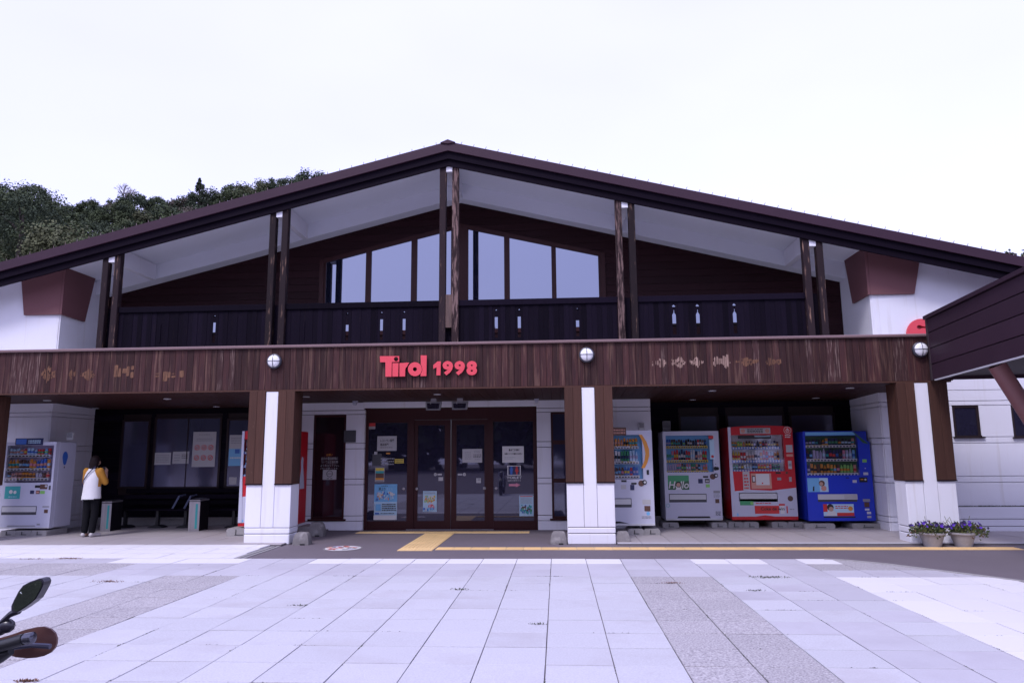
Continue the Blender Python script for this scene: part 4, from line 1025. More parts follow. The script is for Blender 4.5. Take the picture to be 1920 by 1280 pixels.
vending('white vending machine with curved orange stripe behind the middle pillar', x0, x1, YF, 15.02, z0, z1, VW, (.04, .045, .83, .515, .77), [(.075, .165, [BRN, INK, NAVY, ORG], 14, DGREY), (.20, .325, [PW, GRN, PNK, DGN, PBL], 14, DGREY), (.375, .475, [RED, BLU, BRN, SALM], 14, DGREY)], PW, extras=ex, seed=3)
BOX1 = (x0, x1)
# white machine with the Hello poster
YF = 15.62; x0, x1, z0, z1 = mbox(1242, 1346, 808, 1249, 1356, 975, YF)
ex = [('side_banner', 'b', .83, .10, .915, .32, PBL, .006), ('side_banner', 'r', .82, .055, .905, .088, RED, .006), ('side_banner', 'c', .875, .29, .025, RED, .010),
      ('poster', 'r', .06, .5, .435, .66, DGN), ('poster', 'p', [(.06, .5), (.435, .5), (.435, .56), (.06, .60)], GRN, .004), ('poster', 't', 'Hello', .07, .565, .43, .645, PW, .006, .2), ('poster', 'c', .245, .60, .052, INK, .007), ('poster', 'c', .245, .605, .036, SKIN, .008), ('poster', 'p', [(.19, .66), (.21, .635), (.28, .635), (.31, .66)], PW, .008),
      ('bill_slot', 'b', .60, .54, .68, .59, NAVY), ('display_panel', 'b', .72, .54, .80, .585, BLK), ('display_panel', 'r', .73, .555, .79, .575, PG, .010), ('sticker', 'r', .73, .60, .80, .635, LGRN), ('card_reader', 'c', .915, .425, .035, BLK, .01), ('card_reader', 'c', .95, .425, .03, BLK, .01), ('keyhole', 'c', .925, .375, .008, DGREY),
      ('notice_label', 'r', .86, .672, .975, .70, GREY), ('notice_label', 'l', .86, .71, .975, .75, 3, GREY), ('coin_return', 'b', .885, .765, .955, .81, BRN), ('recycle_logo', 'o', .045, .835, .033, TEAL, .8, .004), ('notice_label', 'l', .88, .90, .97, .95, 4, DGREY), ('kick_panel', 'p', [(.22, .955), (.77, .955), (.79, .975), (.20, .975)], BLK, .005), ('base_rail', 'b', 0, .98, 1, .998, LGREY, .012)]
ex += coin(.86, .515) + pickup(.07, .705, .735, .80)
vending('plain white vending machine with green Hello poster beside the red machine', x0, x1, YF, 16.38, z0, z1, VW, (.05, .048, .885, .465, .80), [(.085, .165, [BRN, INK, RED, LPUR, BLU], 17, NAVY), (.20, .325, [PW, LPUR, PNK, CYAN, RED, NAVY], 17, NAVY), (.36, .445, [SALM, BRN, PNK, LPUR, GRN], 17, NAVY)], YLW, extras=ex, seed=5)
BOX2 = (x0, x1)
# red machine
YF = 15.62; x0, x1, z0, z1 = mbox(1366, 1485, 800, 1371, 1497, 974, YF)
def red_extras():
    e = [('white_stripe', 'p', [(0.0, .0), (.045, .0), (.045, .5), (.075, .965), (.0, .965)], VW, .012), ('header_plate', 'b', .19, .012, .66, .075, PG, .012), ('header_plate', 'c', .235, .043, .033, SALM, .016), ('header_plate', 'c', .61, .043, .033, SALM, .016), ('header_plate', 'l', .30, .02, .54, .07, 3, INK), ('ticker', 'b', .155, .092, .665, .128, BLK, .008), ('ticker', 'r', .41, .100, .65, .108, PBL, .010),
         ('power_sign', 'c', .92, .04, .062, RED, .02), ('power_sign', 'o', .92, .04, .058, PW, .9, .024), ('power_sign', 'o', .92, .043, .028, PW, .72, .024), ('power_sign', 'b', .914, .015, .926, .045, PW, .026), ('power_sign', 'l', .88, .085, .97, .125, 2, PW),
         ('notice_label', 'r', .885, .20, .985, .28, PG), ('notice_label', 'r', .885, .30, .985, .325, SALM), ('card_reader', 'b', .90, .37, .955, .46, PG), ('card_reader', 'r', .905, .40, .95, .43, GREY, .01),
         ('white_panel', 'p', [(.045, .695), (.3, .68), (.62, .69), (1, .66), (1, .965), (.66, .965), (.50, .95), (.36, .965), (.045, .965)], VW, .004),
         ('guide_label', 'r', .195, .485, .30, .69, PG), ('guide_label', 'l', .21, .51, .28, .68, 5, RED), ('phone_label', 'r', .32, .505, .63, .67, SALM), ('phone_label', 'r', .335, .53, .385, .60, INK, .006), ('phone_label', 'r', .345, .54, .378, .59, PW, .008), ('phone_label', 'r', .395, .51, .60, .63, PW, .006), ('phone_label', 'l', .42, .54, .57, .59, 2, INK), ('phone_label', 'c', .49, .61, .012, RED, .008),
         ('bill_slot', 'b', .72, .55, .78, .58, GREY), ('coin_panel', 'b', .70, .49, .78, .51, INK), ('coin_panel', 'c', .87, .50, .018, BRN, .01), ('coin_panel', 'b', .90, .545, .94, .595, STEEL), ('notice_label', 'r', .80, .675, .94, .73, GREY), ('coin_return', 'c', .90, .775, .042, BRN, .008),
         ('green_label', 'r', .13, .80, .335, .845, GRN, .006), ('green_label', 'c', .31, .822, .025, LGRN, .008), ('notice_label', 'l', .37, .815, .60, .835, 1, RED), ('banner', 'r', .35, .85, .72, .935, RED, .006), ('banner', 't', 'Coke de win', .44, .865, .80, .90, INK, .009), ('banner', 'r', .74, .84, .80, .935, PW, .007), ('banner', 'r', .72, .83, .81, .85, RED, .008), ('banner', 'l', .47, .91, .70, .925, 1, PW), ('banner', 'r', .83, .855, .85, .93, RED, .006), ('recycle_logo', 'c', .075, .945, .025, CYAN, .006), ('notice_label', 'l', .88, .88, .95, .90, 1, GREY)]
    return e + pickup(.12, .71, .71, .81)
REDROWS = [(.145, .215, [NAVY, BRN, INK, ORG, LGRN], 17, PW), (.25, .36, [RED, RED, PBL, CYAN, YLW, ORG, PW], 17, PW), (.395, .46, [RED, GRN, BRN, NAVY, ORG, PW], 17, PW)]
def redm(label, x0, x1, YF, YB, z0, z1, seed):
    return vending(label, x0, x1, YF, YB, z0, z1, VR, (.045, .088, .85, .482, .80), REDROWS, BLU, extras=red_extras(), crown=True, seed=seed, backdrop=LGREY)
redm('bright red vending machine between the white and the blue machine', x0, x1, YF, 16.38, z0, z1, 9)
BOX3 = (x0, x1)
# blue machine
YF = 15.45; x0, x1, z0, z1 = mbox(1505, 1628, 808, 1516, 1643, 976, YF)
ex = [('top_trim', 'p', [(.04, .01), (.76, .01), (.80, .045), (.04, .045)], CYAN, .004), ('corner_print', 'p', [(.765, .005), (.985, .145), (.985, .15), (.90, .135), (.80, .05)], DGN, .004),
      ('photo_poster', 'r', .02, .525, .33, .68, PBL), ('photo_poster', 'r', .02, .525, .20, .68, CYAN, .004), ('photo_poster', 'c', .235, .585, .045, BRN, .006), ('photo_poster', 'c', .225, .59, .028, SKIN, .008), ('photo_poster', 'c', .26, .64, .04, SALM, .007), ('photo_poster', 'p', [(.09, .67), (.10, .62), (.12, .615), (.115, .67)], INK, .006),
      ('bill_slot', 'b', .70, .55, .76, .58, LGREY), ('coin_panel', 'b', .80, .52, .92, .575, BLK), ('coin_panel', 'r', .82, .54, .86, .548, ORG, .012), ('coin_panel', 'c', .89, .545, .014, LGREY, .014), ('card_reader', 'b', .87, .465, .94, .495, LGREY), ('sticker', 'r', .87, .32, .935, .355, LGRN), ('keyhole', 'c', .905, .42, .008, LGREY), ('display_panel', 'b', .60, .52, .65, .53, BLK),
      ('notice_label', 'r', .83, .76, .935, .79, GREY), ('coin_return', 'b', .845, .795, .92, .85, BRN), ('notice_label', 'r', .85, .865, .915, .885, PW), ('notice_label', 'r', .875, .90, .935, .925, PW), ('notice_label', 'r', .875, .945, .935, .968, PG),
      ('poster', 'r', .23, .815, .685, .945, PBL, .004), ('poster', 'r', .23, .815, .29, .90, RED, .005), ('poster', 'c', .335, .85, .05, INK, .006), ('poster', 'c', .345, .87, .035, SKIN, .008), ('poster', 'p', [(.26, .945), (.31, .89), (.40, .89), (.43, .945)], PW, .008), ('poster', 'l', .41, .83, .6, .87, 2, RED), ('poster', 'c', .635, .865, .035, ORG, .007), ('poster', 'r', .43, .91, .685, .945, RED, .006), ('poster', 'l', .43, .90, .66, .93, 1, PW), ('kick_panel', 'r', .23, .95, .70, .965, INK)]
ex += [('pickup_flap', 'b', .16, .71, .745, .79, DGREY, .004), ('pickup_flap', 'b', .16, .705, .745, .765, LGREY, .03), ('pickup_flap', 'b', .55, .712, .735, .758, PG, .033)]
vending('bright blue vending machine at the right end of the row', x0, x1, YF, 16.2, z0, z1, VB, (.03, .05, .82, .495, .80), [(.075, .155, [BRN, RED, SALM, NAVY, INK, ORG], 15, NAVY), (.19, .31, [BRN, PBL, CYAN, LPUR, NAVY, PNK], 15, NAVY), (.36, .47, [NAVY, SALM, LGRN, ORG, YLW, BRN], 15, NAVY)], PW, extras=ex, seed=12, backdrop=DGN, cut=(.76, .13))
BOX4 = (x0, x1)
# white machine at the far left
YF = 14.3; x1 = (at(105, 830, YF).x + at(93, 985, YF).x) / 2; x0 = x1 - 1.10; z1 = at(100, 828, YF).z; z0 = at(90, 990, YF).z
M0 = (x0, x1, z0, z1)
ex = [('header_board', 'b', .20, -.045, .74, .035, NAVY, .02), ('header_board', 'r', .22, -.035, .42, .025, BLU, .022), ('header_board', 'l', .46, -.025, .70, .02, 2, PBL), ('photo_poster', 'r', .08, .515, .38, .66, TEAL), ('photo_poster', 'c', .20, .58, .035, PW, .005), ('photo_poster', 'c', .28, .585, .03, PW, .005), ('photo_poster', 'l', .16, .63, .32, .645, 1, PBL),
      ('bill_slot', 'b', .575, .565, .65, .605, NAVY), ('display_panel', 'b', .69, .565, .76, .605, BRN), ('display_panel', 'r', .70, .575, .75, .595, SALM, .012), ('sticker', 'r', .77, .57, .86, .605, LGRN), ('coin_panel', 'b', .66, .505, .78, .535, BLK), ('coin_panel', 'b', .76, .495, .90, .55, BRN, .010), ('coin_panel', 'c', .88, .515, .02, LGREY, .016), ('card_reader', 'b', .93, .51, .965, .56, DGREY),
      ('notice_label', 'r', .84, .745, .97, .76, GREY), ('coin_return', 'b', .88, .785, .95, .825, BRN), ('notice_label', 'r', .76, .945, .82, .965, GREY), ('kick_panel', 'p', [(.20, .965), (.72, .965), (.74, .98), (.18, .98)], GREY, .004), ('base_rail', 'b', 0, .985, 1, .998, LGREY, .012)] + pickup(.05, .745, .73, .845)
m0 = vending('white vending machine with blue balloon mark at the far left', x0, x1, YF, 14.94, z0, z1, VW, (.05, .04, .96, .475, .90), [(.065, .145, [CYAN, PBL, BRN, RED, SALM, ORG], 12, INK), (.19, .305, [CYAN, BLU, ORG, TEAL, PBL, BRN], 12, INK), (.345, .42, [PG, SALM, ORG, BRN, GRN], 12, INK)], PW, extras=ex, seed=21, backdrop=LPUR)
mb = MB(); yc, zc = 14.60, z1 - .32                                # balloon mark on its side
pts = [(yc + .085 * math.cos(a) * (1 if math.sin(a) > -.2 else .85), zc + (.125 if math.sin(a) > 0 else .16) * math.sin(a)) for a in [k * 2 * math.pi / 20 for k in range(20)]]
mb.add([(x1 + .002, y, z) for y, z in pts], [tuple(range(20))], BLU); mb.box(x1, x1 + .003, yc - .012, yc + .012, zc - .22, zc - .185, INK)
obj('balloon_mark', mb, None, m0)
# red machine half hidden behind the left pillar
YF = 14.25; xa = at(446, 985, YF).x; xb = at(577, 850, 15.05).x; z0 = at(444, 986, YF).z; z1 = at(463, 808, YF).z
mr = redm('red vending machine half hidden behind the left porch pillar', xa, xb, YF, 15.05, z0, z1, 31)
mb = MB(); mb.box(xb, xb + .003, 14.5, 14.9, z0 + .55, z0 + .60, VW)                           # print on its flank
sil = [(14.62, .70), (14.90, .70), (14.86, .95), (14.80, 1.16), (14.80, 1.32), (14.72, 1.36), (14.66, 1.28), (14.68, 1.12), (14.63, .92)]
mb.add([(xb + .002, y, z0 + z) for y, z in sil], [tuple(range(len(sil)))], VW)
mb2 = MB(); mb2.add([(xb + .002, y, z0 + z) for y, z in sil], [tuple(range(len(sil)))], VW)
obj('flank_print', mb2, None, mr)
BOXR = (xa, xb, z0)

# footing blocks under the machines
def footing(label, u0, u1, vt, vb, Y, depth=.6, split=1):
    a = at(u0, vb, Y); b = at(u1, vt, Y); z0_, z1_ = FZ, max(b.z, FZ + .07)
    t = thing('footing_block', label, 'concrete block', ((a.x + b.x) / 2, Y + depth / 2, FZ), 'concrete blocks under vending machines')
    for i in range(split):
        s0 = a.x + (b.x - a.x) * i / split; s1 = a.x + (b.x - a.x) * (i + 1) / split - .004
        mb = MB().prism([(s0, z0_), (s1, z0_), (s1, z1_ - .03), (s1 - .025, z1_), (s0 + .025, z1_), (s0, z1_ - .03)], Y, Y + depth, CONC)
        mb.box(s0 + (s1 - s0) * .35, s0 + (s1 - s0) * .7, Y - .004, Y, z0_ + .02, z0_ + .035, DGREY)
        mb.tube([(s0 + (s1 - s0) * .4, Y - .004, z1_ - .02), (s0 + (s1 - s0) * .4, Y - .004, z0_ + .03)], .008, BLK, 5)
        obj('block', mb, None, t)
    return t
footing('long concrete block under the left white machine', 0, 88, 994, 1004, 14.27, .62, 3)
footing('grey concrete block under the red machine by the left pillar', 424, 470, 990, 1004, 14.15, .7, 1)
footing('double concrete block under the orange striped white machine', 1178, 1238, 991, 1003, 14.27, .6, 2)
footing('left concrete block under the Hello poster machine', 1243, 1273, 979, 989, 15.60, .6, 1)
footing('right concrete block under the Hello poster machine', 1335, 1364, 979, 990, 15.60, .6, 1)
footing('left double concrete block under the bright red machine', 1366, 1423, 978, 990, 15.58, .6, 2)
footing('right double concrete block under the bright red machine', 1448, 1507, 978, 990, 15.58, .6, 2)
footing('left pale block under the blue machine', 1509, 1566, 981, 992, 15.40, .6, 1)
footing('right pale block under the blue machine', 1599, 1655, 981, 992, 15.40, .6, 1)
# small boxes on top of machines and behind them
def topbox(label, u0, v0, u1, v1, Y):
    a, b = at(u0, v1, Y), at(u1, v0, Y); t = thing('small_box', label, 'box', ((a.x + b.x) / 2, Y, a.z))
    obj('case', MB().box(a.x, b.x, Y, Y + .06, a.z, b.z, None, .008), LGREY, t); obj('front_plate', MB().box(a.x + .01, b.x - .01, Y - .004, Y, a.z + (b.z - a.z) * .35, b.z - .012), GREY, t)
topbox('pale small control box on the wall above the orange striped machine', 1198, 792, 1208, 806, 15.50)
topbox('grey control box on the dark wall above the Hello poster machine', 1243, 789, 1257, 807, 16.40)
topbox('pale small box standing on the flank of the left white machine', 124, 810, 137, 825, 14.86)

# rounded concrete stops by the pillars
def stop(label, u0, u1, vt, vb, Y, z=.004):
    a, b = at(u0, vb, Y), at(u1, vt, Y); cx, hw = (a.x + b.x) / 2, (b.x - a.x) / 2; h = b.z - z
    t = thing('concrete_stop', label, 'concrete block', (cx, Y + hw * .7, z), 'rounded concrete stops by the porch pillars')
    mb = MB(); vs = []
    for q, zz in ((1.0, 0), (1.0, .25), (.93, .55), (.80, .82), (.62, .97), (.4, 1.0)):
        for k in range(12):
            an = 2 * math.pi * k / 12 + .26; r = 1 / max(abs(math.cos(an)), abs(math.sin(an))) ** .75
            vs.append((cx + hw * q * r * math.cos(an) * .98, Y + hw * .7 + hw * .7 * q * r * math.sin(an), z + h * zz))
    fs = [tuple(range(60, 72))]
    for l in range(5):
        for k in range(12): fs.append((l * 12 + k, l * 12 + (k + 1) % 12, l * 12 + 12 + (k + 1) % 12, l * 12 + 12 + k))
    mb.add(vs, fs); o = obj('stop_body', mb, CONCD, t, smooth=True)
    obj('lifting_slot', MB().box(cx, cx + hw * .5, Y - .012, Y + .03, z, z + .025), BLK, t)
stop('rounded concrete stop at the right foot of the left pillar', 546, 580, 998, 1021, 13.05)
stop('rounded concrete stop further back beside the hidden red machine', 575, 607, 979, 1000, 14.45)
stop('rounded concrete stop at the left foot of the middle pillar', 1031, 1064, 996, 1020, 13.12)
stop('rounded concrete stop at the right foot of the middle pillar', 1153, 1183, 996, 1018, 13.20, .01)
a, b = at(553, 1000, 14.35), at(580, 986, 14.35)
tag(obj('grey_crate', MB().box(a.x, b.x, 14.5, 15.0, FZ, FZ + .16, None, .01), CONCD), 'dark flat concrete slab under the hidden red machine', 'concrete block')

# ------------------------------------------------------------------ manhole, pots, bins, bench
p = gr(643, 1028); mh = thing('manhole_cover', 'round manhole cover painted red and white on the asphalt', 'manhole cover', (p.x, p.y, .004))
obj('rim', MB().lathe([(.335, -.01), (.335, .004), (.30, .005)], (p.x, p.y, .004), CONCD, 32), None, mh)
mb = MB().lathe([(.305, 0), (.305, .007)], (p.x, p.y, .004), PW, 32)
for _ in range(60):
    a = rnd(0, 6.28); r = .28 * math.sqrt(random.random()); s = rnd(.015, .05)
    x, y = p.x + r * math.cos(a), p.y + r * math.sin(a); mm = random.choice([RED, RED, SALM, PG, BRN, LPUR, DGREY] if x < p.x + .05 else [PW, PG, SALM, LPUR, DGREY])
    mb.lathe([(s, 0), (s, .001 + rnd(0, .002))], (x, y, .0112), mm, 6)
obj('cover', mb, None, mh)
POT = mat('pale_clay_pot', (.33, .31, .32), .8, nscale=12, namt=.4)
LEAF = [mat('flower_leaf', (.055, .085, .025), .6, var=.2), mat('flower_leaf_light', (.13, .14, .045), .6), mat('flower_leaf_dry', (.15, .09, .06), .7)]
PET = [mat('petal_violet', (.030, .010, .12), .6), mat('petal_dark', (.02, .008, .06), .6), mat('petal_bright', (.08, .02, .34), .6)]
def pot(label, u, v, Y, seed, tilt):
    rs_ = random.Random(seed); c = at(u, v, Y); c.z = FZ if False else .004
    t = thing('flower_pot', label, 'flower pot', (c.x, Y, .004), 'petunia pots by the right pillar')
    obj('pot', MB().lathe([(.13, 0), (.16, .10), (.19, .19), (.215, .205), (.215, .23), (.19, .235), (.18, .21)], (c.x, Y, .004), POT, 20), None, t, smooth=True)
    lf = MB(); fl = MB()
    for i in range(620):
        a = rs_.uniform(0, 6.28); r = .28 * math.sqrt(rs_.random()); x = c.x + r * math.cos(a) + tilt * r * .5; y = Y + r * math.sin(a) * .8
        h = .23 + .15 * max(0, 1 - (r / .36) ** 2) * rs_.random() + (-.10 if r > .27 else 0) * rs_.random()
        d = Vector((rs_.gauss(0, 1), rs_.gauss(0, 1), rs_.gauss(.4, .7))).normalized(); e = d.cross(Vector((rs_.random(), rs_.random(), .3))).normalized(); q = rs_.uniform(.018, .042)
        o_ = Vector((x, y, h)); lf.add([o_, o_ + d * q + e * q * .45, o_ + d * q * 2, o_ + d * q - e * q * .45], [(0, 1, 2, 3)], LEAF[0 if rs_.random() < .6 else (1 if rs_.random() < .7 else 2)])
    for i in range(26):
        a = rs_.uniform(0, 6.28); r = .30 * math.sqrt(rs_.random()); x = c.x + r * math.cos(a) + tilt * rs_.random() * .2; y = Y + r * math.sin(a) * .8 - .03; h = .26 + .15 * max(0, 1 - (r / .38) ** 2) - (.12 if r > .3 else 0) * rs_.random()
        d = Vector((rs_.gauss(0, .6), -1, rs_.gauss(.5, .5))).normalized(); e = d.cross(Vector((0, 0, 1))).normalized(); g = e.cross(d); R2 = rs_.uniform(.024, .038); o_ = Vector((x, y, h))
        ring = [o_ + (e * math.cos(k) + g * math.sin(k)) * R2 * (1 if j % 2 else .75) + d * .012 for j, k in enumerate([m_ * 2 * math.pi / 10 for m_ in range(10)])]
        fl.add([o_] + ring, [(0, k + 1, (k + 1) % 10 + 1) for k in range(10)], rs_.choice(PET))
    for i in range(10):
        a = rs_.uniform(0, 6.28); x, y = c.x + .15 * math.cos(a), Y + .1 * math.sin(a); lf.tube([(x, y, .22), (x + .1 * math.cos(a), y, .36), (x + .17 * math.cos(a), y, .40 + rs_.uniform(-.12, .10))], .004, LEAF[1], 4)
    obj('foliage', lf, None, t, kind='stuff'); obj('flowers', fl, None, t, kind='stuff')
pot('left pale pot of dark violet petunias at the foot of the right pillar', 1749, 1024, 12.86, 4, -.5)
pot('right pale pot of violet petunias trailing away from the right pillar', 1807, 1024, 12.86, 8, .6)
def bin_(u0, u1, vt, vb, Y, label):
    a, b = at(u0, vb, Y), at(u1, vt, Y); x0, x1, zt = a.x, b.x, b.z
    t = thing('waste_bin', label, 'waste bin', ((x0 + x1) / 2, Y + .25, FZ), 'steel waste bins in the waiting bay')
    obj('body', MB().box(x0, x1, Y + .012, Y + .40, FZ, zt - .05), mat('bin_dark_side', (.008, .007, .011), .6, spec=.15), t)
    obj('front_panel', MB().box(x0, x1, Y, Y + .011, FZ, zt - .055, None, .003), STEEL, t)
    obj('coloured_stripe', MB().box(x0 + (x1 - x0) * .60, x0 + (x1 - x0) * .80, Y - .002, Y - .0003, FZ + .05, zt - .10), TEAL, t)
    obj('lid', MB().box(x0 - .004, x1 + .004, Y - .006, Y + .405, zt - .045, zt - .015, None, .008), STEEL, t)
    obj('lid_mouth', MB().box(x0 + .03, x1 - .03, Y + .04, Y + .36, zt - .014, zt + .006, None, .008), BLK, t)
bin_(187, 210, 938, 995, 15.15, 'steel waste bin with teal stripe beside the standing person')
bin_(352, 376, 935, 994, 15.15, 'steel waste bin with teal stripe in front of the bench')
bn = thing('waiting_bench', 'long dark wooden bench under the waiting bay windows', 'bench', (-8.6, 16.0, FZ))
for i in range(4): obj('seat_slat', MB().box(-9.95, -6.9, 15.72 + .10 * i, 15.81 + .10 * i, .42, .45, None, .006), WOODD, bn)
for i in range(3): obj('back_slat', MB().box(-9.95, -6.9, 16.17 + .03 * i, 16.20 + .03 * i, .52 + .13 * i, .62 + .13 * i, None, .006), WOODD, bn)
for x in (-9.7, -8.95, -8.3, -7.2):
    obj('leg', MB().box(x - .03, x + .03, 15.85, 15.93, FZ + .04, .419, BLK).prism([(x - .18, FZ), (x + .18, FZ), (x + .14, FZ + .035), (x + .05, FZ + .06), (x - .05, FZ + .06), (x - .14, FZ + .035)], 15.78, 16.02, BLK), None, bn)
for u in (326, 348):
    p = at(u, 950, 15.80); obj('armrest', MB().tube([(p.x - .02, 15.78, .46), (p.x + .05, 15.9, .72), (p.x + .06, 16.15, .74)], .022, mat('armrest_blue_grey', (.10, .12, .20), .4), 8), None, bn)

# ------------------------------------------------------------------ person
def remesh(mb, voxel, smooth_it=6):
    me = bpy.data.meshes.new('t'); me.from_pydata(mb.v, [], mb.f); o = bpy.data.objects.new('t', me); COL.objects.link(o)
    r = o.modifiers.new('r', 'REMESH'); r.mode = 'VOXEL'; r.voxel_size = voxel
    s = o.modifiers.new('s', 'SMOOTH'); s.iterations = smooth_it; s.factor = .5
    dg = bpy.context.evaluated_depsgraph_get(); m2 = bpy.data.meshes.new_from_object(o.evaluated_get(dg))
    out = MB(); out.v = [tuple(v.co) for v in m2.vertices]; out.f = [list(p.vertices) for p in m2.polygons]; out.m = [0] * len(out.f)
    bpy.data.objects.remove(o); bpy.data.meshes.remove(m2); bpy.data.meshes.remove(me); return out
def ball(mb, c, rx, ry=None, rz=None, n=12):
    ry = ry or rx; rz = rz or rx; vs = [(c[0], c[1], c[2] - rz)]; k = n // 2
    for i in range(1, k):
        a = -math.pi / 2 + math.pi * i / k
        for j in range(n): b = 2 * math.pi * j / n; vs.append((c[0] + rx * math.cos(a) * math.cos(b), c[1] + ry * math.cos(a) * math.sin(b), c[2] + rz * math.sin(a)))
    vs.append((c[0], c[1], c[2] + rz)); fs = [(0, 1 + (j + 1) % n, 1 + j) for j in range(n)]
    for i in range(k - 2):
        for j in range(n): fs.append((1 + i * n + j, 1 + i * n + (j + 1) % n, 1 + (i + 1) * n + (j + 1) % n, 1 + (i + 1) * n + j))
    l = len(vs) - 1; o = 1 + (k - 2) * n; fs += [(l, o + j, o + (j + 1) % n) for j in range(n)]
    mb.add(vs, fs)
def limb(mb, pts, rs, sx=1.0):
    P = []; R2 = []
    for i in range(len(pts) - 1):
        for t_ in (0, .25, .5, .75): P.append(Vector(pts[i]).lerp(Vector(pts[i + 1]), t_)); R2.append(rs[i] + (rs[i + 1] - rs[i]) * t_)
    P.append(Vector(pts[-1])); R2.append(rs[-1]); mb.tube(P, R2, None, 12)
    for p_, r_ in zip(pts, rs): ball(mb, p_, r_)
fp = gr(165, 1006, FZ); PXX, PYY = fp.x, fp.y
pers = thing('person', 'person in white top with mustard sleeves standing back turned by the machine', 'person', (PXX, PYY, FZ))
def P(x, y, z): return (PXX + x, PYY + y, FZ + z)
HT = 1.60
lh, rh = P(-.085, 0, .80), P(.085, .02, .80)
def body_parts(grow=0.0):
    b = MB(); g = grow
    ball(b, P(0, .01, .90), .130 + g, .100 + g, .12 + g); ball(b, P(0, .0, 1.02), .118 + g, .09 + g, .13 + g); ball(b, P(0, .005, 1.18), .135 + g, .09 + g, .16 + g); ball(b, P(0, .01, 1.28), .125 + g, .075 + g, .08 + g)
    return b
LSH, RSH = P(-.145, .01, 1.295), P(.145, .01, 1.295)
LEL, REL = P(-.185, .06, 1.05), P(.205, .10, 1.06)
LWR, RWR = P(-.10, .27, 1.20), P(.10, .27, 1.27)
full = body_parts()
limb(full, [P(0, .02, 1.31), P(0, .04, 1.42)], [.055, .05])
ball(full, P(.0, .055, 1.485), .073, .088, .108); ball(full, P(.01, .125, 1.455), .045, .045, .055); ball(full, P(.012, .150, 1.475), .012, .018, .02)
for s in (-1, 1): ball(full, P(s * .075, .05, 1.475), .012, .02, .03)
for sh, el, wr in ((LSH, LEL, LWR), (RSH, REL, RWR)): limb(full, [sh, el, wr], [.052, .040, .027])
for s in (-1, 1): limb(full, [P(s * .085, .01, .86), P(s * .082, .03, .47), P(s * .075, -.015, .09)], [.072, .055, .038]); limb(full, [P(s * .075, -.01, .05), P(s * .085, .12, .03)], [.035, .03])
for wr, s in ((LWR, -1), (RWR, 1)):
    w_ = Vector(wr); hd = w_ + Vector((-s * .03, .045, .03)); limb(full, [w_, hd], [.026, .034])
    for i in range(4):
        k0 = hd + Vector((-s * .01, .02, .024 - .016 * i)); k1 = k0 + Vector((-s * .028, .022, .004)); k2 = k1 + Vector((-s * .022, -.014, 0)); limb(full, [hd, k0, k1, k2], [.012, .010, .009, .007])
    limb(full, [hd, hd + Vector((s * .0, -.01, .03)), hd + Vector((-s * .02, .0, .055))], [.012, .011, .008])
obj('body', remesh(full, .0085, 3), SKIN, pers, smooth=True)
sh_ = MB(); g = .022
rings = [(.68, .180, .150), (.76, .182, .152), (.86, .172, .144), (.97, .164, .138), (1.08, .164, .134), (1.19, .166, .126), (1.27, .152, .108), (1.33, .105, .08), (1.37, .06, .055)]
vs = []
for z_, rx_, ry_ in rings:
    for k in range(24):
        a = 2 * math.pi * k / 24; fz = 1 + .018 * math.sin(5 * a + z_ * 9) * max(0, 1.1 - z_) * 2
        vs.append(P(rx_ * fz * math.cos(a) - .008 * (1.3 - z_), .008 + ry_ * fz * math.sin(a), z_))
n_ = len(rings); sh_.add(vs, [(l * 24 + k, l * 24 + (k + 1) % 24, l * 24 + 24 + (k + 1) % 24, l * 24 + 24 + k) for l in range(n_ - 1) for k in range(24)] + [tuple(range(23, -1, -1)), tuple(range((n_ - 1) * 24, n_ * 24))])
limb(sh_, [P(0, .015, 1.33), P(0, .02, 1.36)], [.075, .065])
for s_, e_, w_ in ((LSH, LEL, LWR), (RSH, REL, RWR)): limb(sh_, [s_, e_, tuple(Vector(e_).lerp(Vector(w_), .25))], [.064, .058, .050])
sm = remesh(sh_, .011, 6)
keep = [(i, f) for i, f in enumerate(sm.f) if sum(sm.v[k][2] for k in f) / len(f) - FZ > .735 + .05 * (sum(sm.v[k][0] for k in f) / len(f) - PXX)]
sm.f = [f for _, f in keep]
TOPW = mat('white_jersey', (.66, .65, .66), .85, nscale=7, namt=.15, bump=.3, bscale=14); MUST = mat('mustard_jersey', (.42, .19, .02), .85, nscale=9, namt=.2, bump=.3, bscale=16)
sm.mats = [TOPW, MUST]; sm.m = []
for f in sm.f:
    c = sum((Vector(sm.v[k]) for k in f), Vector()) / len(f); x = abs(c.x - PXX); z_ = c.z - FZ
    sm.m.append(1 if (x > .150 - max(0, (z_ - 1.14)) * .46 and z_ > .98 and x > .075) or (c.y - PYY > .16 and z_ > .98) else 0)
obj('top', sm, None, pers, smooth=True)
tr = MB(); ball(tr, P(0, .01, .885), .140, .112, .11)
for s in (-1, 1): limb(tr, [P(s * .078, .01, .82), P(s * .085, .025, .47), P(s * .078, -.01, .115)], [.082, .074, .062])
trm = remesh(tr, .012, 10); trm.f = [f for f in trm.f if sum(trm.v[k][2] for k in f) / len(f) - FZ < .80]; trm.m = [0] * len(trm.f)
obj('trousers', trm, mat('black_trousers', (.005, .005, .007), .85, spec=.15), pers, smooth=True)
for s in (-1, 1):
    sb = MB(); limb(sb, [P(s * .085, -.045, .045), P(s * .095, .06, .042), P(s * .105 + .03, .15, .034)], [.042, .042, .033]); r_ = remesh(sb, .008, 4)
    r_.v = [(x, y, max(z_, FZ + .001)) for x, y, z_ in r_.v]
    obj('shoe', r_, mat('pale_trainer', (.50, .47, .47), .7, nscale=30, namt=.3), pers, smooth=True)
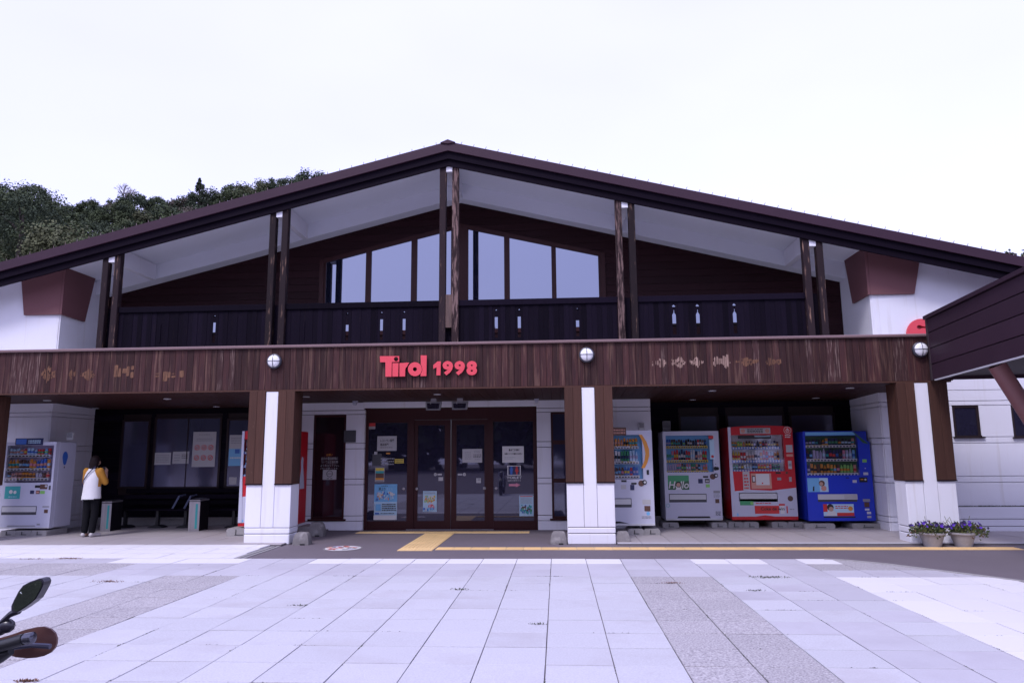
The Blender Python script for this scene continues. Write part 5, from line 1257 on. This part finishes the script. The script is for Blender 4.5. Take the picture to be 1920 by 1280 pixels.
hr = MB(); ball(hr, P(0, .035, 1.495), .092, .104, .112); ball(hr, P(0, .0, 1.43), .092, .075, .11); ball(hr, P(0, -.02, 1.36), .085, .055, .09); ball(hr, P(.0, -.02, 1.315), .075, .045, .05)
obj('hair', remesh(hr, .010, 3), mat('dark_brown_hair', (.012, .006, .007), .5, nscale=8, namt=.6, stretch=(16, 16, .8), bump=.5, bscale=20, spec=.12), pers, smooth=True)
# crossbody strap over the back: shrinks to the back's surface by hand-placed points
obj('bag_strap', MB().tube([P(.075, -.055, 1.375), P(.045, -.112, 1.32), P(-.03, -.138, 1.22), P(-.11, -.118, 1.11), P(-.165, -.06, 1.0), P(-.18, .02, .95)], .010, NAVY, 6), None, pers)
ph = tag(obj('phone', MB().box(PXX - .035, PXX + .035, PYY + .335, PYY + .345, FZ + 1.22, FZ + 1.37, None, .003), BLK), 'dark phone held up in front of the standing person', 'phone')

# ------------------------------------------------------------------ motorcycle at the lower left (only its right handlebar shows)
bk = thing('motorcycle', 'black motorcycle whose right mirror and brown hand guard poke in at lower left', 'motorcycle', (-2.45, 2.1, 0))
YM = 2.4
q = lambda u, v, Y=YM: at(u, v, Y)
BMET = mat('black_metal', (.014, .012, .022), .3, spec=.6)
scm = 160 / 1078
mp_ = lambda x, y, Y=YM: at(x * scm, 1070 + y * scm, Y)
def mprism(pts, y0, y1): return MB().prism([(mp_(x, y, y0).x, mp_(x, y, y0).z) for x, y in pts], y0, y1)
mir = [(180, 430), (205, 360), (250, 255), (300, 180), (370, 140), (500, 92), (540, 100), (562, 135), (558, 175), (530, 245), (480, 345), (420, 400), (340, 460), (260, 510), (210, 515), (185, 480)]
tilt = lambda v: (v[0], v[1] - (mzt - v[2]) * .15, v[2])
mzt = max(mp_(x, y).z for x, y in mir)
mm_ = mprism(mir, YM, YM + .035); mm_.v = [tilt(v) for v in mm_.v]
obj('mirror_shell', mm_, BMET, bk)
cxm = sum(p_[0] for p_ in mir) / len(mir); cym = sum(p_[1] for p_ in mir) / len(mir)
mg = [(cxm + (x - cxm) * .88, cym + (y - cym) * .90) for x, y in mir]
gm = glass_mat('mirror_glass', (.05, .06, .05), .6, (.85, .9, .85), .01)
mo = MB(); vs = [(mp_(x, y, YM - .002).x, YM - .003, mp_(x, y, YM - .002).z) for x, y in mg][::-1]; mo.add([tilt(v) for v in vs], [tuple(range(len(vs)))])
obj('mirror_glass', mo, gm, bk)
obj('mirror_stem', MB().tube([mp_(235, 490, YM + .02), mp_(130, 545, YM + .02), mp_(20, 640, YM + .02), mp_(-120, 760, YM + .03)], [.014, .010, .008, .008], n=8), BMET, bk, smooth=True)
gd = [(-60, 860), (150, 800), (300, 745), (450, 710), (560, 703), (640, 730), (690, 780), (715, 850), (712, 920), (690, 975), (640, 1030), (560, 1070), (460, 1092), (350, 1100), (210, 1088), (100, 1060), (-60, 1040)]
GUARD = mat('smoky_brown_guard', (.105, .050, .045), .25)
obj('hand_guard', mprism(gd, YM + .10, YM + .108), GUARD, bk)
obj('grip', MB().tube([mp_(-400, 1060, YM), mp_(-100, 975, YM), mp_(150, 905, YM), mp_(300, 860, YM)], [.020, .020, .0195, .019], n=12), BLK, bk, smooth=True)
obj('bar_end', MB().tube([mp_(290, 862, YM), mp_(330, 852, YM), mp_(420, 838, YM), mp_(432, 836, YM)], [.015, .0185, .0185, .012], n=14), mat('dark_chrome', (.10, .10, .13), .2, metal=.8), bk, smooth=True)
obj('brake_lever', MB().tube([mp_(-60, 1010, YM + .05), mp_(150, 960, YM + .06), mp_(400, 935, YM + .07), mp_(560, 945, YM + .07), mp_(635, 950, YM + .07)], [.010, .010, .008, .009, .009], n=8), mat('lever_metal', (.06, .06, .10), .3, metal=.6), bk, smooth=True)
mbx = MB(); ball(mbx, mp_(80, 690, YM + .03), .030, .02, .024); ball(mbx, mp_(-20, 740, YM + .03), .03, .025, .02)
obj('brake_reservoir', mbx, BMET, bk, smooth=True)
obj('clutch_body', MB().tube([mp_(-200, 1130, YM + .02), mp_(0, 1080, YM + .02), mp_(140, 1010, YM + .02)], [.022, .022, .014], n=10), BLK, bk, smooth=True)
# the rest of the motorcycle, out of the frame to the left
hx = mp_(-400, 1060, YM).x; hz = mp_(-400, 1060, YM).z
obj('handlebar', MB().tube([(hx, YM, hz), (hx - .12, YM + .03, hz + .02), (hx - .40, YM + .03, hz + .02), (hx - .55, YM, hz)], .012, n=8), BMET, bk)
mx_ = hx - .27
for s in (-.09, .09): obj('fork_leg', MB().tube([(mx_ + s, YM + .05, hz - .05), (mx_ + s, YM + .38, .32)], .022, n=8), STEEL, bk)
for yy in (YM + .40, YM - .98):
    wm = MB(); pr = [(.32, -.05), (.325, -.03), (.325, .03), (.32, .05), (.26, .05), (.255, .03), (.255, -.03), (.26, -.05), (.32, -.05)]
    vs = []; nn = 24
    for r, h in pr:
        for k in range(nn): a = 2 * math.pi * k / nn; vs.append((mx_ + h, yy + r * math.cos(a), .325 + r * math.sin(a)))
    wm.add(vs, [(i * nn + k, i * nn + (k + 1) % nn, (i + 1) * nn + (k + 1) % nn, (i + 1) * nn + k) for i in range(8) for k in range(nn)])
    for k in range(6): a = math.pi * k / 3; wm.tube([(mx_, yy, .325), (mx_, yy + .26 * math.cos(a), .325 + .26 * math.sin(a))], .014, None, 6)
    obj('wheel', wm, BLK, bk)
tb = MB(); ball(tb, (mx_, YM - .25, .80), .14, .26, .13); obj('fuel_tank', tb, BMET, bk, smooth=True)
tb = MB(); ball(tb, (mx_, YM - .75, .78), .13, .38, .07); obj('seat', tb, BLK, bk, smooth=True)
obj('engine', MB().box(mx_ - .14, mx_ + .14, YM - .55, YM - .1, .28, .62, None, .03), DGREY, bk)
obj('frame', MB().tube([(mx_, YM + .06, hz - .12), (mx_, YM - .2, .62), (mx_, YM - .98, .325)], .03, n=8).tube([(mx_, YM - .1, .3), (mx_, YM - .98, .325)], .03, n=8), BMET, bk)

# ================================================================== TREES
LG = [mat('leaves_dark_green', (.044, .058, .036), .8, var=.25, spec=.15), mat('leaves_mid_green', (.060, .076, .038), .8, var=.25, spec=.15), mat('leaves_olive_green', (.084, .090, .048), .8, var=.2, spec=.15), mat('leaves_dull_brown_green', (.086, .074, .060), .8, var=.2, spec=.15)]
BARK = mat('tree_bark', (.06, .045, .04), .9)
def crown_mesh(seed, R2, H2, n_cl, per, leaf, mats, conif=False):
    rs_ = random.Random(seed); mb = MB()
    for c in range(n_cl):
        if conif:
            h = rs_.random() ** 1.3; r = R2 * (1 - h) * rs_.uniform(.3, 1); a = rs_.uniform(0, 6.28); cc = Vector((r * math.cos(a), r * math.sin(a), H2 * h)); cr = R2 * .32 * (1.1 - h)
        else:
            d = Vector((rs_.gauss(0, 1), rs_.gauss(0, 1), rs_.gauss(.15, .9))).normalized(); q = rs_.uniform(.45, 1) ** .6
            cc = Vector((d.x * R2 * q, d.y * R2 * q, H2 * .55 + d.z * H2 * .5 * q)); cr = R2 * rs_.uniform(.2, .36)
        mm = mats[0] if rs_.random() < .7 else mats[1]
        for _ in range(per):
            d = Vector((rs_.gauss(0, 1), rs_.gauss(0, 1), rs_.gauss(0, .7))); d = d.normalized() * rs_.random() ** .45 * cr
            o_ = cc + d; nrm = (d.normalized() + Vector((rs_.gauss(0, .5), rs_.gauss(0, .5), rs_.gauss(.5, .5)))).normalized()
            e = nrm.cross(Vector((rs_.gauss(0, 1), rs_.gauss(0, 1), rs_.gauss(0, 1)))).normalized(); f = nrm.cross(e); s = leaf * rs_.uniform(.6, 1.4)
            mb.add([o_ - e * s, o_ + f * s * .6, o_ + e * s, o_ - f * s * .6], [(0, 1, 2, 3)], mm)
    return mb
def make_tree(name, label, X, Y, Z, R2, H2, trunk, seed, mats, group, n_cl=56, per=150, leaf=.155, conif=False):
    t = thing(name, label, 'tree', (X, Y, Z), group)
    mb = crown_mesh(seed, R2, H2, n_cl, per, leaf, mats, conif); mb.v = [(v[0] + X, v[1] + Y, v[2] + Z + trunk) for v in mb.v]
    obj('crown', mb, None, t)
    tm = MB().tube([(X, Y, Z - 1), (X + .1, Y, Z + trunk + H2 * .3), (X, Y + .1, Z + trunk + H2 * (.9 if conif else .6))], [R2 * .09, R2 * .06, R2 * .02], None, 7)
    for k in range(5):
        a = k * 1.3; tm.tube([(X + .05, Y, Z + trunk + H2 * (.12 + .07 * k)), (X + R2 * .6 * math.cos(a), Y + R2 * .6 * math.sin(a), Z + trunk + H2 * (.4 + .07 * k))], [R2 * .035, R2 * .012], None, 5)
    obj('trunk', tm, BARK, t)
    return t
GRP = 'trees of the wooded hillside behind the roof'
KIND = [('dark green broadleaf tree in the wooded hillside', LG[0], LG[1]), ('mid green broadleaf tree in the wooded hillside', LG[1], LG[0]), ('olive green broadleaf tree in the wooded hillside', LG[2], LG[1]), ('dull brownish tree in the wooded hillside', LG[3], LG[0])]
protos = []
rs = random.Random(5)
for i in range(8):
    kd = KIND[(0, 0, 1, 1, 2, 2, 3, 0)[i]]
    protos.append(make_tree('broadleaf_tree', kd[0], 0, 0, 0, rs.uniform(2.9, 3.6), rs.uniform(5.0, 6.6), 2.2, 40 + i, [kd[1], kd[2]], GRP + (' ' if False else '') ))
SKY = [(-60, 335), (0, 340), (60, 345), (105, 372), (160, 368), (215, 360), (280, 362), (335, 357), (375, 352), (400, 356), (440, 346), (485, 336), (520, 334), (565, 326), (600, 322), (650, 318), (760, 310)]
def sky_v(u):
    for a, b in zip(SKY, SKY[1:]):
        if a[0] <= u <= b[0]: return a[1] + (b[1] - a[1]) * (u - a[0]) / (b[0] - a[0])
    return SKY[0][1] if u < SKY[0][0] else SKY[-1][1]
def roof_v(u): return 497 - .272 * u
cnt = 0
slots = []
rr = random.Random(11)
layer = 0
for Y in (132, 124, 116, 108, 100, 92, 84):
    f = (132 - Y) / 48.0
    u = -130 + rr.uniform(0, 20)
    while u < 610:
        top = sky_v(u) + rr.uniform(-2, 9) + f * 130 + rr.uniform(-4, 16) * f
        if top < roof_v(max(u, 0)) + 40 and top < 640: slots.append((u, top, Y + rr.uniform(-3, 3)))
        u += rr.uniform(30, 46) * (1 + .35 * f)
first = set()
for u, top, Y in slots:
    i = rr.randrange(8)
    if Y > 126 and rr.random() < .5: i = rr.choice((0, 2, 3, 7))
    src = protos[i]; lay = ' on the skyline' if Y > 120 else (' half way up the slope' if Y > 96 else ' low down just above the roof')
    if i in first: t = copy_tree(src)
    else: t = src; first.add(i)
    t['label'] = KIND[(0, 0, 1, 1, 2, 2, 3, 0)[i]][0].split(' in the ')[0] + ' on the hill,' + lay
    s = rr.uniform(.8, 1.25)
    pt = at(u, top, Y); hgt = 8.4 * s
    t.location = (pt.x, Y, pt.z - hgt * 1.07); t.rotation_euler = (0, 0, rr.uniform(0, 6.28)); t.scale = (s * rr.uniform(.9, 1.15), s * rr.uniform(.9, 1.15), s)
    cnt += 1
for i, pz in enumerate(protos):
    if i not in first: pz.location = (-60, 120, hill_z(-60, 120))
def special(name, label, u, top, Y, R2, H2, seed, mats, **k):
    pt = at(u, top, Y); return make_tree(name, label, pt.x, Y, pt.z - H2 - 2, R2, H2, 2, seed, mats, None, **k)
special('broadleaf_tree', 'tall dark tree rising above the hillside at the left edge', 48, 352, 88, 5.0, 9.5, 71, [LG[0], LG[1]], n_cl=90, per=110)
special('broadleaf_tree', 'broad light green crown low on the hillside just above the roof', 135, 434, 72, 4.4, 5.0, 72, [LG[2], LG[1]], n_cl=80, per=110)
special('conifer_tree', 'small dark conifer on the hillside skyline', 375, 333, 126, 3.2, 7.0, 73, [LG[0], LG[0]], conif=True, n_cl=60, per=70)
# bare tree on the skyline
pt = at(241, 342, 128); bt = thing('bare_tree', 'pale leafless tree standing out on the hillside skyline', 'tree', (pt.x, 128, pt.z - 8))
mb = MB(); rs2 = random.Random(3)
def branch(p_, d, L_, r, lev):
    e = p_ + d * L_; mb.tube([p_, e], [r, r * .65], None, 4, cap=False)
    if lev == 0: return
    for _ in range(4 if lev > 1 else 4):
        nd = (d + Vector((rs2.gauss(0, .5), rs2.gauss(0, .5), rs2.gauss(.05, .25)))).normalized(); branch(p_ + d * L_ * rs2.uniform(.6, 1), nd, L_ * .62, r * .6, lev - 1)
branch(Vector((pt.x, 128, pt.z - 8)), Vector((0, 0, 1)), 3.6, .22, 4)
obj('trunk', mb, mat('pale_bark', (.30, .27, .27), .9), bt)
# twig tops at the far right above the eaves
special('broadleaf_tree', 'tip of a tree just showing above the eaves at far right', 1906, 470, 60, 1.2, 2.6, 75, [LG[1], LG[3]], n_cl=26, per=30, leaf=.16)
# wood across the road behind the viewer: seen only as reflections
fb = MB(); rs3 = random.Random(8)
for i in range(120):
    X = rs3.uniform(-75, 75); Y = rs3.uniform(-56, -40); R2 = rs3.uniform(3.5, 5.5); H2 = rs3.uniform(11, 15)
    for _ in range(150):
        d = Vector((rs3.gauss(0, 1), rs3.gauss(0, 1), rs3.gauss(0, 1))).normalized() * rs3.random() ** .4
        o_ = Vector((X + d.x * R2, Y + d.y * R2, H2 * .5 + d.z * H2 * .5)); e = Vector((rs3.gauss(0, 1), rs3.gauss(0, 1), rs3.gauss(0, 1))).normalized(); f = e.cross(Vector((rs3.gauss(0, 1), rs3.gauss(0, 1), rs3.gauss(0, 1)))).normalized(); s = rs3.uniform(.6, 1.2)
        fb.add([o_ - e * s, o_ + f * s, o_ + e * s, o_ - f * s], [(0, 1, 2, 3)])
obj('far_wood', fb, LG[1], kind='stuff')
